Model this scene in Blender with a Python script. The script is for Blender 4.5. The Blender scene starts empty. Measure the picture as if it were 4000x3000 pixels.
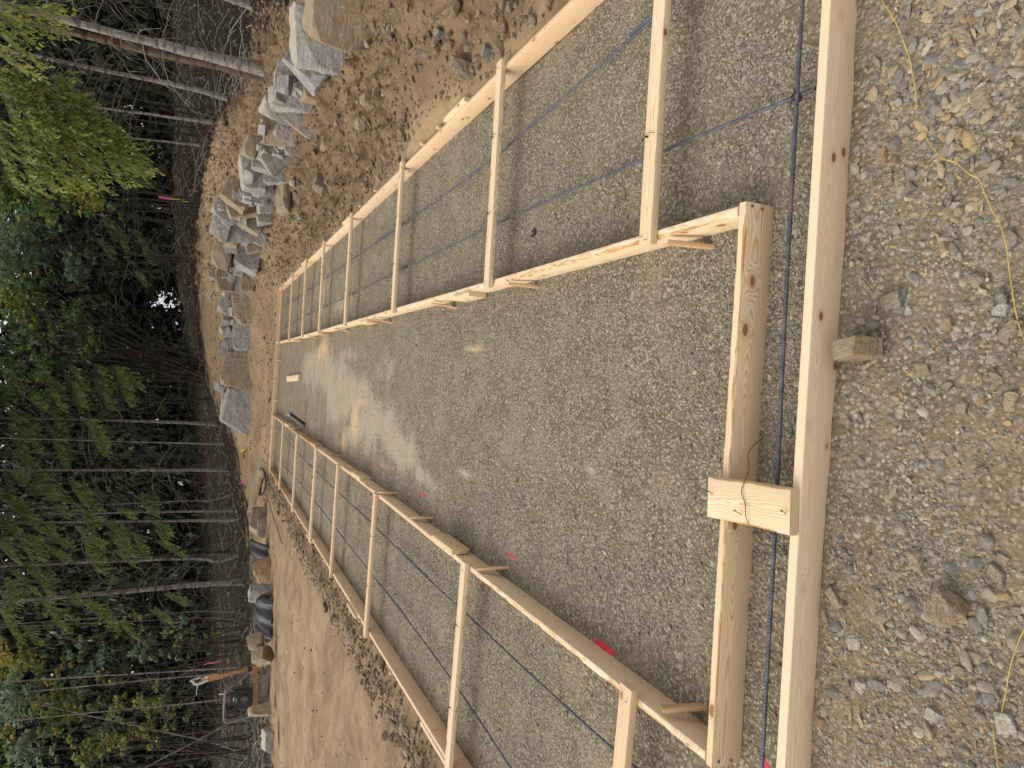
EXPOSURE = 0.68
import bpy, bmesh, math, random
import numpy as np
from mathutils import Vector, Matrix, noise as mnoise

random.seed(7)
RNG = np.random.default_rng(11)
SC = bpy.context.scene
COL = SC.collection
R = math.radians

# ------------------------------------------------------------------ camera model
F_PX, HC = 2660.0, 1.94          # focal length in photo pixels, camera height in metres


def _ray(x, y):
    return np.array([1500.0 - y, 2000.0 - x, -F_PX])


_Y = _ray(798, 1416); _Y /= np.linalg.norm(_Y)
_d = _ray(798 + 56, 416) - _ray(798, 1416)
_Z = np.cross(_d, _Y); _Z /= np.linalg.norm(_Z)
_X = np.cross(_Y, _Z)


def gp(x, y, z=0.0):
    """surveyed photo point -> place on the level plane at height z"""
    r = _ray(x, y); t = (z - HC) / (r @ _Z)
    return Vector((r @ _X * t, r @ _Y * t, z))


def at(x, y, Yd):
    """surveyed photo point -> place at distance Yd"""
    r = _ray(x, y); t = Yd / (r @ _Y)
    return Vector((r @ _X * t, Yd, HC + r @ _Z * t))


# ------------------------------------------------------------------ numpy noise
def _hash(i, j, k, s):
    h = (i * 374761393 + j * 668265263 + k * 2147483647 + s * 1274126177) & 0xffffffff
    h = ((h ^ (h >> 13)) * 1274126177) & 0xffffffff
    h = ((h ^ (h >> 16)) * 2246822519) & 0xffffffff
    return ((h ^ (h >> 15)) & 0xffff) / 65535.0


def vnoise(p, s=0):
    p = np.asarray(p, float)
    i = np.floor(p).astype(np.int64); f = p - i
    f = f * f * (3 - 2 * f)
    out = 0
    for dx in (0, 1):
        wx = f[:, 0] if dx else 1 - f[:, 0]
        for dy in (0, 1):
            wy = f[:, 1] if dy else 1 - f[:, 1]
            for dz in (0, 1):
                wz = f[:, 2] if dz else 1 - f[:, 2]
                out = out + wx * wy * wz * _hash(i[:, 0] + dx, i[:, 1] + dy, i[:, 2] + dz, s)
    return out


def fbm(p, oct=4, s=0, gain=0.5):
    p = np.asarray(p, float); a = 1.0; o = 0; n = 0
    for k in range(oct):
        o = o + a * vnoise(p * 2 ** k + 17.3 * k, s + k); n += a; a *= gain
    return o / n - 0.5


def P3(x, y, z=None):
    return np.stack([x, y, np.zeros_like(x) if z is None else z], 1)


# ------------------------------------------------------------------ object helpers
def tag(o, label=None, cat=None, group=None, kind=None):
    if label: o['label'] = label
    if cat: o['category'] = cat
    if group: o['group'] = group
    if kind: o['kind'] = kind
    return o


def link(name, me, mats=None, parent=None, loc=None, mat4=None):
    o = bpy.data.objects.new(name, me); COL.objects.link(o)
    if me is not None and mats is not None:
        for m in (mats if isinstance(mats, (list, tuple)) else [mats]):
            if me.materials.find(m.name) < 0: me.materials.append(m)
    if parent: o.parent = parent
    if mat4 is not None: o.matrix_world = mat4
    if loc is not None: o.location = loc
    return o


def empty(name, loc=(0, 0, 0), rz=0.0):
    o = bpy.data.objects.new(name, None); COL.objects.link(o)
    o.location = loc; o.rotation_euler = (0, 0, rz); o.empty_display_size = 0.2
    return o


def np_mesh(name, V, polys, smooth=False, mi=None):
    """V (n,3); polys: array (m,k) or list of such arrays"""
    me = bpy.data.meshes.new(name)
    if not isinstance(polys, list): polys = [polys]
    polys = [np.asarray(p, np.int32) for p in polys if len(p)]
    nl = sum(p.size for p in polys); npoly = sum(len(p) for p in polys)
    me.vertices.add(len(V)); me.vertices.foreach_set('co', np.asarray(V, np.float32).ravel())
    me.loops.add(nl); me.polygons.add(npoly)
    me.loops.foreach_set('vertex_index', np.concatenate([p.ravel() for p in polys]))
    tot = np.concatenate([np.full(len(p), p.shape[1], np.int32) for p in polys])
    st = np.concatenate([[0], np.cumsum(tot)[:-1]]).astype(np.int32)
    me.polygons.foreach_set('loop_start', st)
    me.polygons.foreach_set('loop_total', tot)
    me.polygons.foreach_set('use_smooth', np.full(npoly, bool(smooth)))
    if mi is not None: me.polygons.foreach_set('material_index', np.asarray(mi, np.int32))
    me.update(calc_edges=True)
    return me


def vattr(me, name, arr, domain='POINT'):
    arr = np.asarray(arr, np.float32)
    if arr.ndim == 1:
        a = me.attributes.new(name, 'FLOAT', domain); a.data.foreach_set('value', arr)
    else:
        a = me.attributes.new(name, 'FLOAT_COLOR', domain)
        if arr.shape[1] == 3: arr = np.concatenate([arr, np.ones((len(arr), 1), np.float32)], 1)
        a.data.foreach_set('color', arr.ravel())


def bm_mesh(bm, name, smooth=False):
    me = bpy.data.meshes.new(name); bm.to_mesh(me); bm.free()
    if smooth:
        me.polygons.foreach_set('use_smooth', np.ones(len(me.polygons), bool))
    return me


class MB:
    """collects simple solids into ONE mesh"""
    def __init__(s): s.V = []; s.F = []; s.n = 0

    def add(s, V, F):
        V = [tuple(v) for v in V]
        s.F += [tuple(i + s.n for i in f) for f in F]; s.V += V; s.n += len(V); return s

    def box(s, c, d, rot=None, ch=0.0):
        hx, hy, hz = d[0] / 2, d[1] / 2, d[2] / 2
        bm = bmesh.new(); bmesh.ops.create_cube(bm, size=1.0)
        for v in bm.verts: v.co = Vector((v.co.x * d[0], v.co.y * d[1], v.co.z * d[2]))
        if ch > 0: bmesh.ops.bevel(bm, geom=bm.edges[:], offset=ch, segments=2, affect='EDGES', profile=0.5)
        bm.verts.index_update()
        M = rot if rot is not None else Matrix.Identity(3)
        s.add([M @ v.co + Vector(c) for v in bm.verts], [[v.index for v in f.verts] for f in bm.faces]); bm.free(); return s

    def tube(s, pts, r, n=8, cap=True, flat=1.0):
        pts = [Vector(p) for p in pts]
        rs = r if isinstance(r, (list, tuple)) else [r] * len(pts)
        V = []; F = []
        up = Vector((0, 0, 1)); prev = None
        for i, p in enumerate(pts):
            t = (pts[min(i + 1, len(pts) - 1)] - pts[max(i - 1, 0)]).normalized()
            if prev is None:
                a = t.cross(up)
                if a.length < 1e-3: a = t.cross(Vector((1, 0, 0)))
                a.normalize()
            else:
                a = (prev - t * prev.dot(t)); a.normalize()
            prev = a; b = t.cross(a)
            for k in range(n):
                th = 2 * math.pi * k / n
                V.append(p + a * (math.cos(th) * rs[i]) + b * (math.sin(th) * rs[i] * flat))
        for i in range(len(pts) - 1):
            for k in range(n):
                k2 = (k + 1) % n
                F.append((i * n + k, i * n + k2, (i + 1) * n + k2, (i + 1) * n + k))
        if cap:
            F.append(tuple(range(n))[::-1]); F.append(tuple((len(pts) - 1) * n + k for k in range(n)))
        return s.add(V, F)

    def build(s, name, mat, parent=None, smooth=False, loc=None, mat4=None):
        me = bpy.data.meshes.new(name); me.from_pydata(s.V, [], s.F); me.update()
        if smooth:
            me.polygons.foreach_set('use_smooth', np.ones(len(me.polygons), bool))
            me.set_sharp_from_angle(angle=R(40))
        return link(name, me, mat, parent, loc, mat4)


def spline(pts, n):
    """Catmull-Rom through pts, n samples per span"""
    P = [Vector(p) for p in pts]; P = [P[0] * 2 - P[1]] + P + [P[-1] * 2 - P[-2]]
    out = []
    for i in range(1, len(P) - 2):
        a, b, c, d = P[i - 1], P[i], P[i + 1], P[i + 2]
        for k in range(n):
            t = k / n
            out.append(0.5 * ((2 * b) + (c - a) * t + (2 * a - 5 * b + 4 * c - d) * t * t + (3 * b - a - 3 * c + d) * t ** 3))
    out.append(P[-2]); return out


# ------------------------------------------------------------------ node helper
class NT:
    def __init__(s, name):
        s.m = bpy.data.materials.new(name); s.m.use_nodes = True
        s.t = s.m.node_tree; s.t.nodes.clear()
        s.out = s.n('ShaderNodeOutputMaterial')

    def n(s, ty, **kw):
        nd = s.t.nodes.new(ty)
        for k, v in kw.items():
            if k == 'inp':
                for kk, vv in v.items(): s.set(nd, kk, vv)
            else: setattr(nd, k, v)
        return nd

    def set(s, nd, key, v):
        sock = nd.inputs[key]
        if isinstance(v, bpy.types.NodeSocket): s.t.links.new(v, sock)
        elif isinstance(v, tuple) and len(v) == 3 and sock.type == 'RGBA': sock.default_value = (*v, 1)
        else: sock.default_value = v

    def math(s, op, a, b=0.0, c=None, clamp=False):
        nd = s.n('ShaderNodeMath', operation=op, use_clamp=clamp)
        s.set(nd, 0, a); s.set(nd, 1, b)
        if c is not None: s.set(nd, 2, c)
        return nd.outputs[0]

    def mix(s, f, a, b, mode='MIX'):
        nd = s.n('ShaderNodeMix', data_type='RGBA', blend_type=mode, clamp_factor=True)
        s.set(nd, 0, f); s.set(nd, 6, a); s.set(nd, 7, b)
        return nd.outputs[2]

    def ramp(s, f, a, b, lo=0.0, hi=1.0):
        nd = s.n('ShaderNodeMapRange', clamp=True, interpolation_type='SMOOTHSTEP')
        s.set(nd, 0, f); s.set(nd, 1, a); s.set(nd, 2, b); s.set(nd, 3, lo); s.set(nd, 4, hi)
        return nd.outputs[0]

    def noise(s, vec, scale, detail=4.0, rough=0.55, dist=0.0):
        nd = s.n('ShaderNodeTexNoise', inp={'Scale': scale, 'Detail': detail, 'Roughness': rough, 'Distortion': dist})
        if vec is not None: s.set(nd, 'Vector', vec)
        return nd.outputs[0]

    def vor(s, vec, scale, feat='F1', out='Distance', rnd=1.0):
        nd = s.n('ShaderNodeTexVoronoi', feature=feat, inp={'Scale': scale, 'Randomness': rnd})
        if vec is not None: s.set(nd, 'Vector', vec)
        return nd.outputs[out]

    def mapping(s, vec, scale=(1, 1, 1), loc=(0, 0, 0)):
        nd = s.n('ShaderNodeMapping'); s.set(nd, 'Vector', vec)
        nd.inputs['Scale'].default_value = scale; nd.inputs['Location'].default_value = loc
        return nd.outputs[0]

    def coord(s, which='Object'): return s.n('ShaderNodeTexCoord').outputs[which]
    def pos(s): return s.n('ShaderNodeNewGeometry').outputs['Position']
    def attr(s, name, out='Fac'): return s.n('ShaderNodeAttribute', attribute_name=name).outputs[out]
    def rand(s): return s.n('ShaderNodeObjectInfo').outputs['Random']

    def bump(s, h, strength, dist):
        nd = s.n('ShaderNodeBump'); s.set(nd, 'Height', h)
        nd.inputs['Strength'].default_value = strength; nd.inputs['Distance'].default_value = dist
        return nd.outputs[0]

    def principled(s, col, rough=0.8, metal=0.0, normal=None, spec=0.5):
        b = s.n('ShaderNodeBsdfPrincipled'); s.set(b, 'Base Color', col); s.set(b, 'Roughness', rough)
        s.set(b, 'Metallic', metal); s.set(b, 'Specular IOR Level', spec)
        if normal is not None: s.set(b, 'Normal', normal)
        s.t.links.new(b.outputs[0], s.out.inputs[0]); return s.m


def plain(name, col, rough=0.6, metal=0.0, var=0.25, scale=30.0, bump=0.0):
    k = NT(name); c = k.coord()
    n = k.noise(c, scale, 5); n2 = k.noise(c, scale * 0.13, 3)
    dark = tuple(x * (1 - var) for x in col); lite = tuple(min(1, x * (1 + var)) for x in col)
    cc = k.mix(k.ramp(k.math('ADD', k.math('MULTIPLY', n, .5), k.math('MULTIPLY', n2, .5)), .35, .65), dark, lite)
    return k.principled(cc, rough, metal, k.bump(n, bump, .01) if bump else None)
# ------------------------------------------------------------------ materials
def wood(name, base, late, kscale=9.0, knots=1.0, ringf=260.0, contrast=.95, kgate=.5, kthr=.14, wander=.10):
    k = NT(name); c = k.coord(); rnd = k.rand()
    sep = k.n('ShaderNodeSeparateXYZ'); k.set(sep, 0, c)
    x, y, z = sep.outputs
    off = k.math('MULTIPLY', rnd, 37.0)
    cx = k.n('ShaderNodeCombineXYZ'); k.set(cx, 0, k.math('ADD', x, off)); k.set(cx, 1, y); k.set(cx, 2, z)
    p = cx.outputs[0]
    # slow wander of the pith gives flat-sawn cathedrals on the wide face
    w1 = k.math('SUBTRACT', k.noise(k.mapping(p, (1.1, .9, .9)), 1.0, 2.0), .5)
    w2 = k.math('SUBTRACT', k.noise(k.mapping(p, (2.6, 11, 11)), 1.0, 3.0), .5)
    yy = k.math('ADD', y, k.math('ADD', k.math('MULTIPLY', w1, wander), k.math('SUBTRACT', k.math('MULTIPLY', rnd, .08), .07)))
    zz = k.math('ADD', z, k.math('ADD', k.math('MULTIPLY', w2, .030), k.math('SUBTRACT', k.math('MULTIPLY', rnd, .09), .045)))
    rad = k.math('SQRT', k.math('ADD', k.math('MULTIPLY', yy, yy), k.math('MULTIPLY', zz, zz)))
    # knots: spheres of darker wood, rings bend round them
    kv = k.n('ShaderNodeTexVoronoi', feature='F1', inp={'Scale': 1.0, 'Randomness': 1.0})
    k.set(kv, 'Vector', k.mapping(p, (kscale * .62, kscale * 1.1, kscale * 1.1)))
    kb = k.n('ShaderNodeRGBToBW'); k.set(kb, 0, kv.outputs['Color'])
    kd = k.math('ADD', kv.outputs['Distance'], k.ramp(kb.outputs[0], kgate, kgate + .02, 0.0, 1.0))
    rad = k.math('ADD', rad, k.math('MULTIPLY', k.ramp(kd, .0, .42, 1.0, 0.0), .022))
    ring = k.math('FRACT', k.math('MULTIPLY', rad, ringf))
    ringm = k.math('MULTIPLY', k.ramp(ring, .25, .85), k.ramp(ring, .92, 1.0, 1.0, 0.0))
    fib = k.noise(k.mapping(p, (4, 420, 420)), 1.0, 3.0)
    tone = k.noise(k.mapping(p, (.8, 6, 6)), 1.0, 3.0)
    col = k.mix(k.math('MULTIPLY', ringm, contrast), base, late)
    col = k.mix(k.ramp(tone, .3, .75, 0, .35), col, tuple(l * .92 for l in late))
    col = k.mix(k.ramp(fib, .25, .75, .16, 0.0), col, (.25, .14, .06))
    kmask = k.math('MULTIPLY', k.ramp(kd, kthr * .75, kthr, 1.0, 0.0), knots)
    krim = k.math('MULTIPLY', k.ramp(kd, kthr, kthr * 2.2, 1.0, 0.0), .5 * knots)
    col = k.mix(krim, col, tuple(l * .8 for l in late))
    kr = k.math('FRACT', k.math('MULTIPLY', kd, 55.0))
    col = k.mix(kmask, col, k.mix(kr, (.20, .085, .03), (.33, .16, .065)))
    # odd smudges and dirt specks
    sm = k.ramp(k.noise(k.mapping(p, (3, 14, 14)), 1.0, 6.0, .7), .66, .8)
    col = k.mix(k.math('MULTIPLY', sm, .35), col, (.27, .19, .12))
    h = k.math('ADD', k.math('MULTIPLY', fib, .6), k.math('MULTIPLY', ringm, .4))
    return k.principled(col, .62, 0, k.bump(h, .25, .002), .3)


W_PALE = wood('pale_pine_lumber', (.755, .605, .42), (.60, .405, .21))
W_FIR = wood('pinkish_fir_lumber', (.69, .51, .335), (.58, .385, .215), knots=.8, ringf=420)
W_YEL = wood('yellow_fir_lumber', (.68, .54, .335), (.54, .375, .185))
W_GRAIN = wood('bold_grained_pine', (.76, .62, .44), (.60, .41, .22), ringf=170, contrast=1.0, wander=.16, kscale=8.0, kgate=.55)
W_KNOT = wood('knotty_pine', (.755, .605, .42), (.64, .46, .265), ringf=300, contrast=.7, kscale=10.5, kgate=.60, kthr=.125, wander=.07)
W_TAN = wood('tan_stake_lumber', (.52, .34, .19), (.40, .225, .11), ringf=380)


def wane_mat():
    k = NT('rough_wane_edge'); c = k.coord()
    n = k.noise(k.mapping(c, (14, 60, 60)), 1.0, 6.0, .65); m = k.noise(k.mapping(c, (3, 9, 9)), 1.0, 3.0)
    col = k.mix(k.ramp(n, .35, .65), (.36, .225, .10), (.62, .44, .23))
    col = k.mix(k.ramp(m, .52, .68), col, (.42, .19, .065))
    return k.principled(col, .85, 0, k.bump(n, .7, .008))


W_WANE = wane_mat()
W_OLD = plain('weathered_plank', (.27, .19, .105), .8, 0, .35, 18, .3)


def stones_mat():
    k = NT('crushed_gravel'); t = k.attr('tint', 'Color'); p = k.pos()
    n = k.noise(p, 240, 4); n2 = k.noise(p, 60, 3)
    col = k.mix(k.ramp(n, .3, .7, 0, .45), t, (.10, .085, .06), 'MIX')
    col = k.mix(k.ramp(n2, .45, .75, 0, .5), col, (.36, .29, .195))
    return k.principled(col, .92, 0, k.bump(n, .4, .003), .25)


def ground_mat(name, pad):
    k = NT(name); p = k.pos()
    big = k.noise(p, .55, 4, .6); mid = k.noise(p, 3.2, 5, .6); fine = k.noise(p, 38, 6, .7); grit = k.noise(p, 150, 4, .7)
    v1 = k.n('ShaderNodeTexVoronoi', feature='F1', inp={'Scale': 62.0}); k.set(v1, 'Vector', p)
    v2 = k.n('ShaderNodeTexVoronoi', feature='F1', inp={'Scale': 27.0}); k.set(v2, 'Vector', p)
    bw = k.n('ShaderNodeRGBToBW'); k.set(bw, 0, v1.outputs['Color']); r1 = bw.outputs[0]
    bw2 = k.n('ShaderNodeRGBToBW'); k.set(bw2, 0, v2.outputs['Color']); r2 = bw2.outputs[0]
    # gravel: one tone per little stone, dusty matrix between
    gv = k.mix(k.ramp(r1, .2, .8), (.115, .095, .066), (.355, .30, .215))
    gv = k.mix(k.ramp(v1.outputs['Distance'], .32, .62), gv, (.15, .118, .075))
    gv = k.mix(k.math('MULTIPLY', k.ramp(r2, .6, .75), k.ramp(v2.outputs['Distance'], .5, .3)), gv, k.mix(r1, (.16, .15, .13), (.40, .34, .25)))
    gv = k.mix(k.ramp(mid, .42, .66, 0, .55), gv, (.275, .22, .145))
    hg = k.math('SUBTRACT', k.math('MULTIPLY', fine, .5), k.math('MULTIPLY', v1.outputs['Distance'], .9))
    if pad:
        pale = k.attr('pale'); sand = k.attr('sand'); dark = k.attr('grey_band')
        pm = k.math('MULTIPLY', k.ramp(k.math('ADD', pale, k.math('ADD', k.math('MULTIPLY', k.math('SUBTRACT', mid, .5), 1.3), k.math('MULTIPLY', k.math('SUBTRACT', fine, .5), 1.6))), .38, 1.0), .72)
        col = k.mix(pm, gv, k.mix(fine, (.29, .245, .175), (.42, .36, .26)))
        col = k.mix(k.math('MULTIPLY', sand, k.ramp(mid, .3, .6, .4, 1)), col, k.mix(fine, (.46, .31, .16), (.55, .37, .19)))
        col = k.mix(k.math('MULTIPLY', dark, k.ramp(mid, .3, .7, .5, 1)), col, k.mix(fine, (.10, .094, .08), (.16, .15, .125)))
        hm = k.math('MULTIPLY', hg, k.math('SUBTRACT', 1.0, k.math('MULTIPLY', pale, .7)))
    else:
        grav = k.attr('grav'); duff = k.attr('duff'); moist = k.attr('moist')
        dirt = k.mix(k.ramp(mid, .3, .7), (.22, .15, .083), (.36, .255, .145))
        dirt = k.mix(k.ramp(fine, .38, .62, .55, 0), dirt, (.145, .092, .046))
        dirt = k.mix(k.ramp(big, .45, .62, 0, .5), dirt, (.40, .28, .15))
        dirt = k.mix(k.math('MULTIPLY', k.ramp(r2, .7, .85), k.ramp(v2.outputs['Distance'], .45, .25)), dirt, (.34, .27, .18))
        dirt = k.mix(k.ramp(k.noise(p, 1.3, 5, .65, .6), .55, .72, 0, .6), dirt, (.17, .115, .06))
        dirt = k.mix(k.math('MULTIPLY', moist, .9), dirt, k.mix(1.0, dirt, (.50, .48, .46), 'MULTIPLY'))
        fv = k.n('ShaderNodeTexVoronoi', feature='F1', inp={'Scale': 16.0}); k.set(fv, 'Vector', p)
        bw3 = k.n('ShaderNodeRGBToBW'); k.set(bw3, 0, fv.outputs['Color'])
        fl = k.mix(k.ramp(fine, .35, .65), (.007, .005, .0035), (.034, .023, .013))
        fl = k.mix(k.math('MULTIPLY', k.ramp(bw3.outputs[0], .80, .86), k.ramp(fv.outputs['Distance'], .4, .3)), fl, (.13, .08, .025))
        col = k.mix(grav, dirt, gv)
        dm = k.ramp(k.math('ADD', duff, k.math('MULTIPLY', k.math('SUBTRACT', k.noise(p, 2.2, 5, .65), .5), 1.1)), .42, .68)
        col = k.mix(dm, col, fl)
        hd = k.math('ADD', k.math('MULTIPLY', fine, 1.6), k.math('ADD', k.math('MULTIPLY', mid, 2.2), k.math('MULTIPLY', grit, .35)))
        hm = k.math('ADD', k.math('MULTIPLY', hg, grav), k.math('MULTIPLY', hd, k.math('SUBTRACT', 1.0, grav)))
    paint = k.attr('paint')
    pk = k.math('MULTIPLY', k.ramp(k.math('ADD', paint, k.math('MULTIPLY', k.math('SUBTRACT', fine, .5), 1.4)), .4, .62), .9)
    col = k.mix(pk, col, (.72, .035, .075))
    return k.principled(col, .95, 0, k.bump(hm, .85, .011), .2)


G_STONE = stones_mat()
G_PAD = ground_mat('compacted_gravel_bed', True)
G_LAND = ground_mat('dirt_and_duff', False)


def boulder_mat(name, a, b, stain, dust=(.50, .45, .36), sth=.55, settle=(.30, .24, .16)):
    k = NT(name); c = k.coord(); r = k.rand()
    o = k.n('ShaderNodeVectorMath', operation='ADD'); k.set(o, 0, c)
    cb = k.n('ShaderNodeCombineXYZ'); k.set(cb, 0, k.math('MULTIPLY', r, 50.0)); k.set(cb, 2, k.math('MULTIPLY', r, 13.0)); k.set(o, 1, cb.outputs[0])
    p = o.outputs[0]
    big = k.noise(p, 2.3, 5, .6, .8); mid = k.noise(p, 9, 6, .7); fine = k.noise(p, 55, 5, .75)
    band = k.noise(k.mapping(p, (3, 3, 22)), 1.0, 5, .6, .4)
    col = k.mix(k.ramp(mid, .3, .7), a, b)
    col = k.mix(k.ramp(band, .5, .7, 0, .45), col, tuple(x * .6 for x in a))
    col = k.mix(k.ramp(big, sth, sth + .14, 0, .8), col, stain)
    col = k.mix(k.ramp(k.noise(p, 5.5, 7, .8, 1.0), .56, .66, 0, .75), col, dust)
    col = k.mix(k.ramp(fine, .3, .75, .4, 0), col, tuple(x * .35 for x in a))
    ge = k.n('ShaderNodeNewGeometry'); sx = k.n('ShaderNodeSeparateXYZ'); k.set(sx, 0, ge.outputs['Normal'])
    settled = k.math('MULTIPLY', k.ramp(k.math('ADD', sx.outputs[2], k.math('MULTIPLY', k.math('SUBTRACT', mid, .5), .9)), .55, .95), .8)
    col = k.mix(settled, col, settle)
    h = k.math('ADD', k.math('MULTIPLY', mid, 1.0), k.math('ADD', k.math('MULTIPLY', band, .7), k.math('MULTIPLY', fine, .35)))
    return k.principled(col, .88, 0, k.bump(h, .9, .035), .3)


B_GREY = boulder_mat('grey_gneiss', (.25, .24, .22), (.41, .395, .355), (.30, .25, .17), (.56, .51, .42), .55, (.42, .365, .27))
B_TAN = boulder_mat('tan_stained_rock', (.265, .215, .15), (.37, .30, .205), (.33, .225, .11), sth=.48)
B_PINK = boulder_mat('pinkish_grey_rock', (.26, .225, .20), (.36, .305, .265), (.33, .27, .18))
B_RUST = boulder_mat('rust_stained_rock', (.29, .20, .12), (.40, .27, .145), (.45, .235, .07), sth=.45)
B_QTZ = boulder_mat('white_quartz_rock', (.30, .23, .15), (.40, .29, .17), (.42, .22, .08), (.66, .62, .55), .44)
B_BRN = boulder_mat('brown_shale_rock', (.20, .155, .105), (.30, .235, .16), (.25, .175, .09), (.37, .30, .21))
B_DARK = boulder_mat('dark_slate_rock', (.13, .125, .115), (.22, .205, .18), (.24, .17, .10), (.33, .28, .21))


def steel_mat():
    k = NT('rebar_steel'); p = k.coord()
    n = k.noise(p, 25, 5, .6); n2 = k.noise(p, 3, 3)
    col = k.mix(k.ramp(n, .35, .7), (.055, .062, .075), (.115, .125, .145))
    col = k.mix(k.ramp(n2, .55, .75, 0, .5), col, (.20, .12, .075))
    return k.principled(col, .5, .35, k.bump(n, .2, .001))


M_REBAR = steel_mat()
M_WIRE = plain('black_tie_wire', (.025, .024, .023), .5, .5)
M_NAIL = plain('bright_nail', (.32, .31, .30), .35, .9)


def bark_mat(name, a, b, patch, sc=1.0):
    k = NT(name); c = k.coord()
    n = k.noise(k.mapping(c, (9 * sc, 9 * sc, 2.0 * sc)), 1.0, 6, .7); f = k.noise(k.mapping(c, (40, 40, 14)), 1.0, 5, .7)
    big = k.noise(k.mapping(c, (3, 3, .9)), 1.0, 3)
    ring = k.noise(k.mapping(c, (2, 2, 9)), 1.0, 4, .7)
    col = k.mix(k.ramp(n, .3, .7), a, b)
    col = k.mix(k.ramp(big, .5, .66, 0, .8), col, patch)
    col = k.mix(k.ramp(ring, .50, .60, 0, .85), col, tuple(x * .35 for x in a))
    col = k.mix(k.ramp(f, .3, .6, .55, 0), col, tuple(x * .3 for x in a))
    return k.principled(col, .9, 0, k.bump(k.math('ADD', n, f), .8, .02), .2)


BK_PALE = bark_mat('pale_lichen_bark', (.19, .165, .14), (.34, .31, .275), (.14, .095, .065))
BK_BROWN = bark_mat('brown_fir_bark', (.085, .058, .042), (.16, .11, .078), (.20, .10, .045))
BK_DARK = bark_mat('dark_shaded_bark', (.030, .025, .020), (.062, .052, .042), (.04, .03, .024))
BK_TWIG = plain('dead_grey_twig', (.115, .10, .08), .9, 0, .4, 9)
BK_TWIG_PALE = plain('pale_lichen_twig', (.21, .20, .165), .9, 0, .4, 9)
BK_STEM = bark_mat('maple_stem_bark', (.045, .038, .029), (.105, .09, .07), (.03, .028, .02))


def leaf_mat(name, dark, mid, lite, autumn=None, trans=.35):
    k = NT(name); t = k.attr('tint'); a = k.attr('autumn')
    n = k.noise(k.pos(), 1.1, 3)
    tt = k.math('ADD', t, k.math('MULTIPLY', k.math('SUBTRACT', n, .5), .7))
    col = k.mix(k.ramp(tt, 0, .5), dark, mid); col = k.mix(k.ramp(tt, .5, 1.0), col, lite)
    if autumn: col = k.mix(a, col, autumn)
    d = k.n('ShaderNodeBsdfPrincipled'); k.set(d, 'Base Color', col); k.set(d, 'Roughness', .55); k.set(d, 'Specular IOR Level', .3)
    tr = k.n('ShaderNodeBsdfTranslucent'); k.set(tr, 0, k.mix(.5, col, tuple(min(1, x * 1.5) for x in lite)))
    mx = k.n('ShaderNodeMixShader'); k.set(mx, 0, trans)
    k.t.links.new(d.outputs[0], mx.inputs[1]); k.t.links.new(tr.outputs[0], mx.inputs[2]); k.t.links.new(mx.outputs[0], k.out.inputs[0])
    return k.m


L_FIR = leaf_mat('fir_needles', (.035, .060, .018), (.115, .17, .042), (.25, .31, .075), (.16, .10, .03))
L_FIRL = leaf_mat('lime_fir_needles', (.06, .085, .02), (.19, .235, .05), (.36, .40, .085), (.18, .11, .03))
L_MAPLE = leaf_mat('vine_maple_leaves', (.045, .085, .03), (.11, .20, .065), (.23, .31, .085), (.50, .38, .045))
L_BLUE = leaf_mat('grey_green_leaves', (.055, .09, .05), (.13, .20, .115), (.23, .31, .17), (.45, .33, .05))
L_OLIVE = leaf_mat('olive_bush_leaves', (.045, .07, .02), (.12, .17, .045), (.24, .27, .065), (.48, .31, .05))
L_UNDER = leaf_mat('forest_floor_plants', (.018, .028, .008), (.045, .062, .018), (.09, .105, .03), (.20, .12, .03), .2)
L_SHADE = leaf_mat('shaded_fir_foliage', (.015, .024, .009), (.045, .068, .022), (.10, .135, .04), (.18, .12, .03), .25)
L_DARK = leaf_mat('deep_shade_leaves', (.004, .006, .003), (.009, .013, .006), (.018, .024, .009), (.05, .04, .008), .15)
M_TARP = plain('black_plastic_sheet', (.022, .023, .026), .5, 0, .3, 6)
M_BLACK = plain('black_rubber', (.02, .02, .021), .45)
M_PIPE = plain('black_abs_pipe', (.022, .023, .025), .4)
M_PIPEIN = plain('grey_pipe_rim', (.20, .22, .25), .45)
M_PINK = plain('pink_paint', (.72, .13, .30), .6)
M_PURP = plain('purple_tape', (.22, .12, .42), .5)
M_YEL = plain('yellow_twine', (.46, .345, .07), .8)
M_YELL = plain('yellow_strap', (.68, .50, .03), .6)
M_RED = plain('red_string', (.22, .03, .035), .7)
M_BLUE = plain('blue_tape', (.06, .19, .38), .5)
M_GREEN = plain('pale_green_bar', (.27, .43, .37), .5)
M_RUSTP = plain('faded_orange_paint', (.26, .135, .075), .75, .1, .35, 12)
M_ORNG = plain('orange_paint', (.33, .165, .075), .7, .1, .35, 12)
M_CAGE = plain('grey_tube_paint', (.22, .18, .165), .5, .4, .3, 14)
M_ENG = plain('black_engine', (.03, .03, .032), .45, .3, .4, 20)
M_ENGL = plain('grey_engine_trim', (.22, .215, .20), .45, .4, .3, 20)
M_PLATE = plain('worn_steel_plate', (.17, .16, .15), .5, .7, .35, 10)
M_WHITE = plain('dirty_white_grip', (.50, .50, .48), .6, 0, .25, 14)
# ------------------------------------------------------------------ camera, light, sky
cam = bpy.data.cameras.new('camera'); cam.sensor_fit = 'HORIZONTAL'; cam.sensor_width = 36.0
cam.lens = F_PX * 36.0 / 4000.0; cam.clip_start = .05; cam.clip_end = 2000
co = bpy.data.objects.new('camera', cam); COL.objects.link(co); SC.camera = co


def _w(v): return Vector((v @ _X, v @ _Y, v @ _Z))


cx, cy, cz = _w(np.array([0, -1., 0])), _w(np.array([1., 0, 0])), _w(np.array([0, 0, 1.]))
co.matrix_world = Matrix(((cx.x, cy.x, cz.x, 0), (cx.y, cy.y, cz.y, 0), (cx.z, cy.z, cz.z, HC), (0, 0, 0, 1)))

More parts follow.
